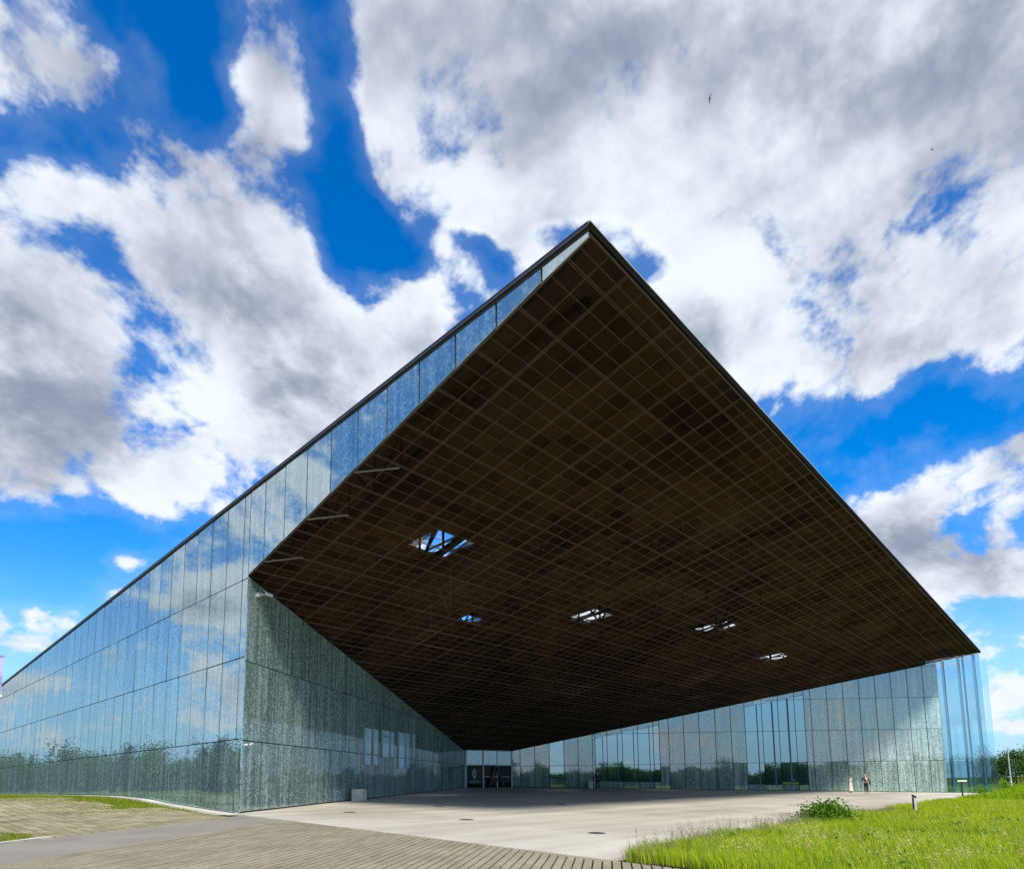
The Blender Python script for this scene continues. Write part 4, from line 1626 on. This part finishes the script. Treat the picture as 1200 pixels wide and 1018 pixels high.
def person(x, y, facing, h, label, arms, step, top, bottom, hair, extra=None, z=None):
    zz = gz(x, y) + .034 if z is None else z
    e = empty('person', (x, y, zz), label, 'person', None, facing)
    s = h / 1.75
    e.scale = (s, s, s)
    ch = {'pelvis': (None, (0, 0, .95)), 'waist': ('pelvis', (0, 0, 1.08)), 'chest': ('waist', (.02, 0, 1.30)), 'neck': ('chest', (.01, 0, 1.47)),
          'jaw': ('neck', (.03, 0, 1.56)), 'head': ('jaw', (.03, 0, 1.66)), 'crown': ('head', (.02, 0, 1.73))}
    rd = {'pelvis': (.13, .10), 'waist': (.125, .09), 'chest': (.15, .105), 'neck': .05, 'jaw': (.062, .068), 'head': (.075, .085), 'crown': .05}
    for sd, sgn in (('l', 1), ('r', -1)):
        st = step * sgn
        ch['hip' + sd] = ('pelvis', (0, sgn * .09, .90))
        ch['knee' + sd] = ('hip' + sd, (st * .5 + .02, sgn * .10, .50))
        ch['ankle' + sd] = ('knee' + sd, (st - .02, sgn * .10, .08))
        ch['toe' + sd] = ('ankle' + sd, (st + .17, sgn * .12, .035))
        rd.update({'hip' + sd: .085, 'knee' + sd: .056, 'ankle' + sd: .038, 'toe' + sd: .032})
        ch['shoulder' + sd] = ('chest', (0, sgn * .19, 1.40))
        el, wr_ = arms[0 if sgn > 0 else 1]
        ch['elbow' + sd] = ('shoulder' + sd, (el[0], sgn * el[1], el[2]))
        ch['wrist' + sd] = ('elbow' + sd, (wr_[0], sgn * wr_[1], wr_[2]))
        rd.update({'shoulder' + sd: .055, 'elbow' + sd: .042, 'wrist' + sd: .028})
        dv = (Vector(wr_) - Vector(el)).normalized()
        pw = Vector(wr_) + dv * .06
        ch['palm' + sd] = ('wrist' + sd, (pw.x, sgn * pw.y, pw.z))
        rd['palm' + sd] = (.036, .018)
        for fi, (fo, fl) in enumerate(((-.03, .075), (-.01, .085), (.01, .08), (.03, .065))):
            k1 = pw + dv * (.03 + fl * .5) + Vector((fo, 0, 0))
            k2 = k1 + dv * fl * .5 + Vector((0, -.012, 0))
            ch['f%d' % fi + sd] = ('palm' + sd, (k1.x, sgn * k1.y, k1.z))
            ch['g%d' % fi + sd] = ('f%d' % fi + sd, (k2.x, sgn * k2.y, k2.z))
            rd['f%d' % fi + sd] = .009
            rd['g%d' % fi + sd] = .008
        tw = pw + Vector((.045, -.01, -.01))
        ch['th' + sd] = ('palm' + sd, (tw.x, sgn * tw.y, tw.z))
        rd['th' + sd] = .010
    skin_obj('body', ch, rd, M['skin'], e)
    # shirt or jacket
    tp = {k: ch[k] for k in ('pelvis', 'waist', 'chest')}
    tr = {'pelvis': (.155, .125), 'waist': (.15, .115), 'chest': (.175, .13)}
    tp['collar'] = ('chest', (.01, 0, 1.45))
    tr['collar'] = .065
    for sd in 'lr':
        tp['shoulder' + sd] = ch['shoulder' + sd]
        tp['elbow' + sd] = ch['elbow' + sd]
        tp['cuff' + sd] = ('elbow' + sd, tuple(Vector(ch['elbow' + sd][1]).lerp(Vector(ch['wrist' + sd][1]), .85)))
        tr.update({'shoulder' + sd: .075, 'elbow' + sd: .06, 'cuff' + sd: .045})
    skin_obj('jacket', tp, tr, M[top], e)
    if bottom[0] == 'trousers':
        bt = {'pelvis': (None, (0, 0, .97))}
        br = {'pelvis': (.15, .12)}
        for sd in 'lr':
            bt['hip' + sd] = ('pelvis', ch['hip' + sd][1])
            bt['knee' + sd] = ch['knee' + sd]
            bt['hem' + sd] = ('knee' + sd, tuple(Vector(ch['knee' + sd][1]).lerp(Vector(ch['ankle' + sd][1]), .93)))
            br.update({'hip' + sd: .10, 'knee' + sd: .068, 'hem' + sd: .058})
        skin_obj('trousers', bt, br, M[bottom[1]], e)
    else:
        b = MB()
        prof = [(.255, .16), (.25, .30), (.215, .60), (.175, .86), (.14, 1.04)]
        n2 = 20
        for r_, z_ in prof:
            for k in range(n2):
                a_ = 2 * math.pi * k / n2
                rr = r_ * (1 + .07 * math.sin(a_ * 6) * (1.1 - z_))
                b.v.append((rr * .85 * math.cos(a_) + (1 - z_) * .03, rr * math.sin(a_), z_))
        for j in range(len(prof) - 1):
            for k in range(n2):
                k2 = (k + 1) % n2
                b.f.append((j * n2 + k, j * n2 + k2, (j + 1) * n2 + k2, (j + 1) * n2 + k))
                b.mi.append(0)
        b.build('skirt', M[bottom[1]], e, smooth=True)
    hb = {'a': (None, (-.02, 0, 1.66)), 'b': ('a', (.0, 0, 1.75))}
    hr = {'a': (.092, .088), 'b': (.085, .075)}
    if hair[0] == 'long':
        hb['c'] = ('a', (-.06, 0, 1.50))
        hr['c'] = (.06, .05)
    skin_obj('hair' if hair[0] != 'cap' else 'cap', hb, hr, M[hair[1]], e)
    b = MB()
    for sd in 'lr':
        t_ = Vector(ch['toe' + sd][1])
        a_ = Vector(ch['ankle' + sd][1])
        b.bar((a_.x - .06, a_.y, .04), (t_.x + .03, t_.y, .03), .085, n=8, w2=.06)
    b.build('shoes', M['cloth_black'], e)
    # eyes, nose, mouth
    b = MB()
    for sgn in (-1, 1):
        b.box((.113, sgn * .032, 1.655), (.012, .022, .012))
    b.box((.112, 0, 1.575), (.01, .05, .01))
    b.build('eyes', M['hair_dark'], e)
    return e


a_to_cam = lambda x, y: math.atan2(-y, -x)
hang = ((.02, .25, 1.14), (.06, .24, .90))
phone = ((.04, .24, 1.16), (.24, .12, 1.28))
akimbo = ((-.02, .42, 1.16), (.06, .22, 1.02))
px, py = 52.6, 36.6
person(px, py, a_to_cam(px, py) + .3, 1.78, 'person in black standing by the right wall near the entrance', (akimbo, phone), .05, 'cloth_black', ('trousers', 'cloth_black'), ('short', 'hair_dark'))
px, py = 67.6, 17.5
pw1 = person(px, py, a_to_cam(px, py) - 1.0, 1.68, 'person in a white top and long pale skirt walking past the right wall', (phone, hang), .12, 'cloth_white', ('skirt', 'cloth_rose'), ('long', 'hair_dark'))
px, py = 67.0, 16.0
pw2 = person(px, py, a_to_cam(px, py) + .2, 1.78, 'person in a dark jacket and pale cap carrying a bag', (((.02, .30, 1.16), (.12, .22, .98)), ((.05, .27, 1.15), (.18, .20, 1.05))), .06, 'cloth_dark', ('trousers', 'cloth_black'), ('cap', 'hair_grey'))
cb = empty('shoulder_bag', (pw2.location.x, pw2.location.y, pw2.location.z), 'black shoulder bag at the hip of the person in the cap', 'bag', None, pw2.rotation_euler[2])
b = MB()
b.box((.06, .34, .98), (.16, .14, .34))
o = b.build('pouch', M['cloth_black'], cb)
md = o.modifiers.new('edge', 'BEVEL')
md.width = .035
md.segments = 3
b = MB()
b.bar((.06, .34, 1.14), (.0, .20, 1.50), .03)
b.build('strap', M['cloth_black'], cb)


# ------------------------------------------------------------------ birds
def bird(px, py, dist, span, roll, heading, label):
    d = view_dir(px, py)
    loc = EYE + d * dist
    e = empty('bird', loc, label, 'bird')
    e.rotation_euler = (roll, .25, heading)
    V = []
    prof = [(-.42, .004), (-.30, .02), (-.1, .055), (.12, .075), (.28, .055), (.38, .045), (.47, .008)]
    b = MB()
    n2 = 10
    for x_, r_ in prof:
        for k in range(n2):
            a_ = 2 * math.pi * k / n2
            b.v.append((x_ * span, r_ * span * math.cos(a_), r_ * span * .9 * math.sin(a_)))
    for j in range(len(prof) - 1):
        for k in range(n2):
            k2 = (k + 1) % n2
            b.f.append((j * n2 + k, (j + 1) * n2 + k, (j + 1) * n2 + k2, j * n2 + k2))
            b.mi.append(0)
    # forked tail
    for sg in (-1, 1):
        b.prism([(-.38 * span, sg * .0, .002), (-.72 * span, sg * .13 * span, .002), (-.40 * span, sg * .05 * span, .002)], (0, 0, .006 * span))
    b.build('body', M['cloth_dark'], e, smooth=True)
    for sg in (-1, 1):
        w = MB()
        out = [(.18, .05, .03), (.22, .25, .10), (.10, .48, .16), (-.16, .80, .10), (-.45, 1.0, .03), (-.16, .62, .09), (-.06, .35, .10), (-.04, .05, .03)]
        pts = [(x_ * span, sg * y_ * span, z_ * span) for x_, y_, z_ in out]
        w.prism(pts if sg > 0 else pts[::-1], (0, 0, .012 * span))
        w.build('wing', M['cloth_dark'], e)
    return e


bird(832, 116, 60, .27, .5, 2.4, 'dark swallow gliding high above the roof tip')
bird(1092, 175, 80, .25, 1.1, .6, 'smaller distant swallow in the grey cloud at the right')
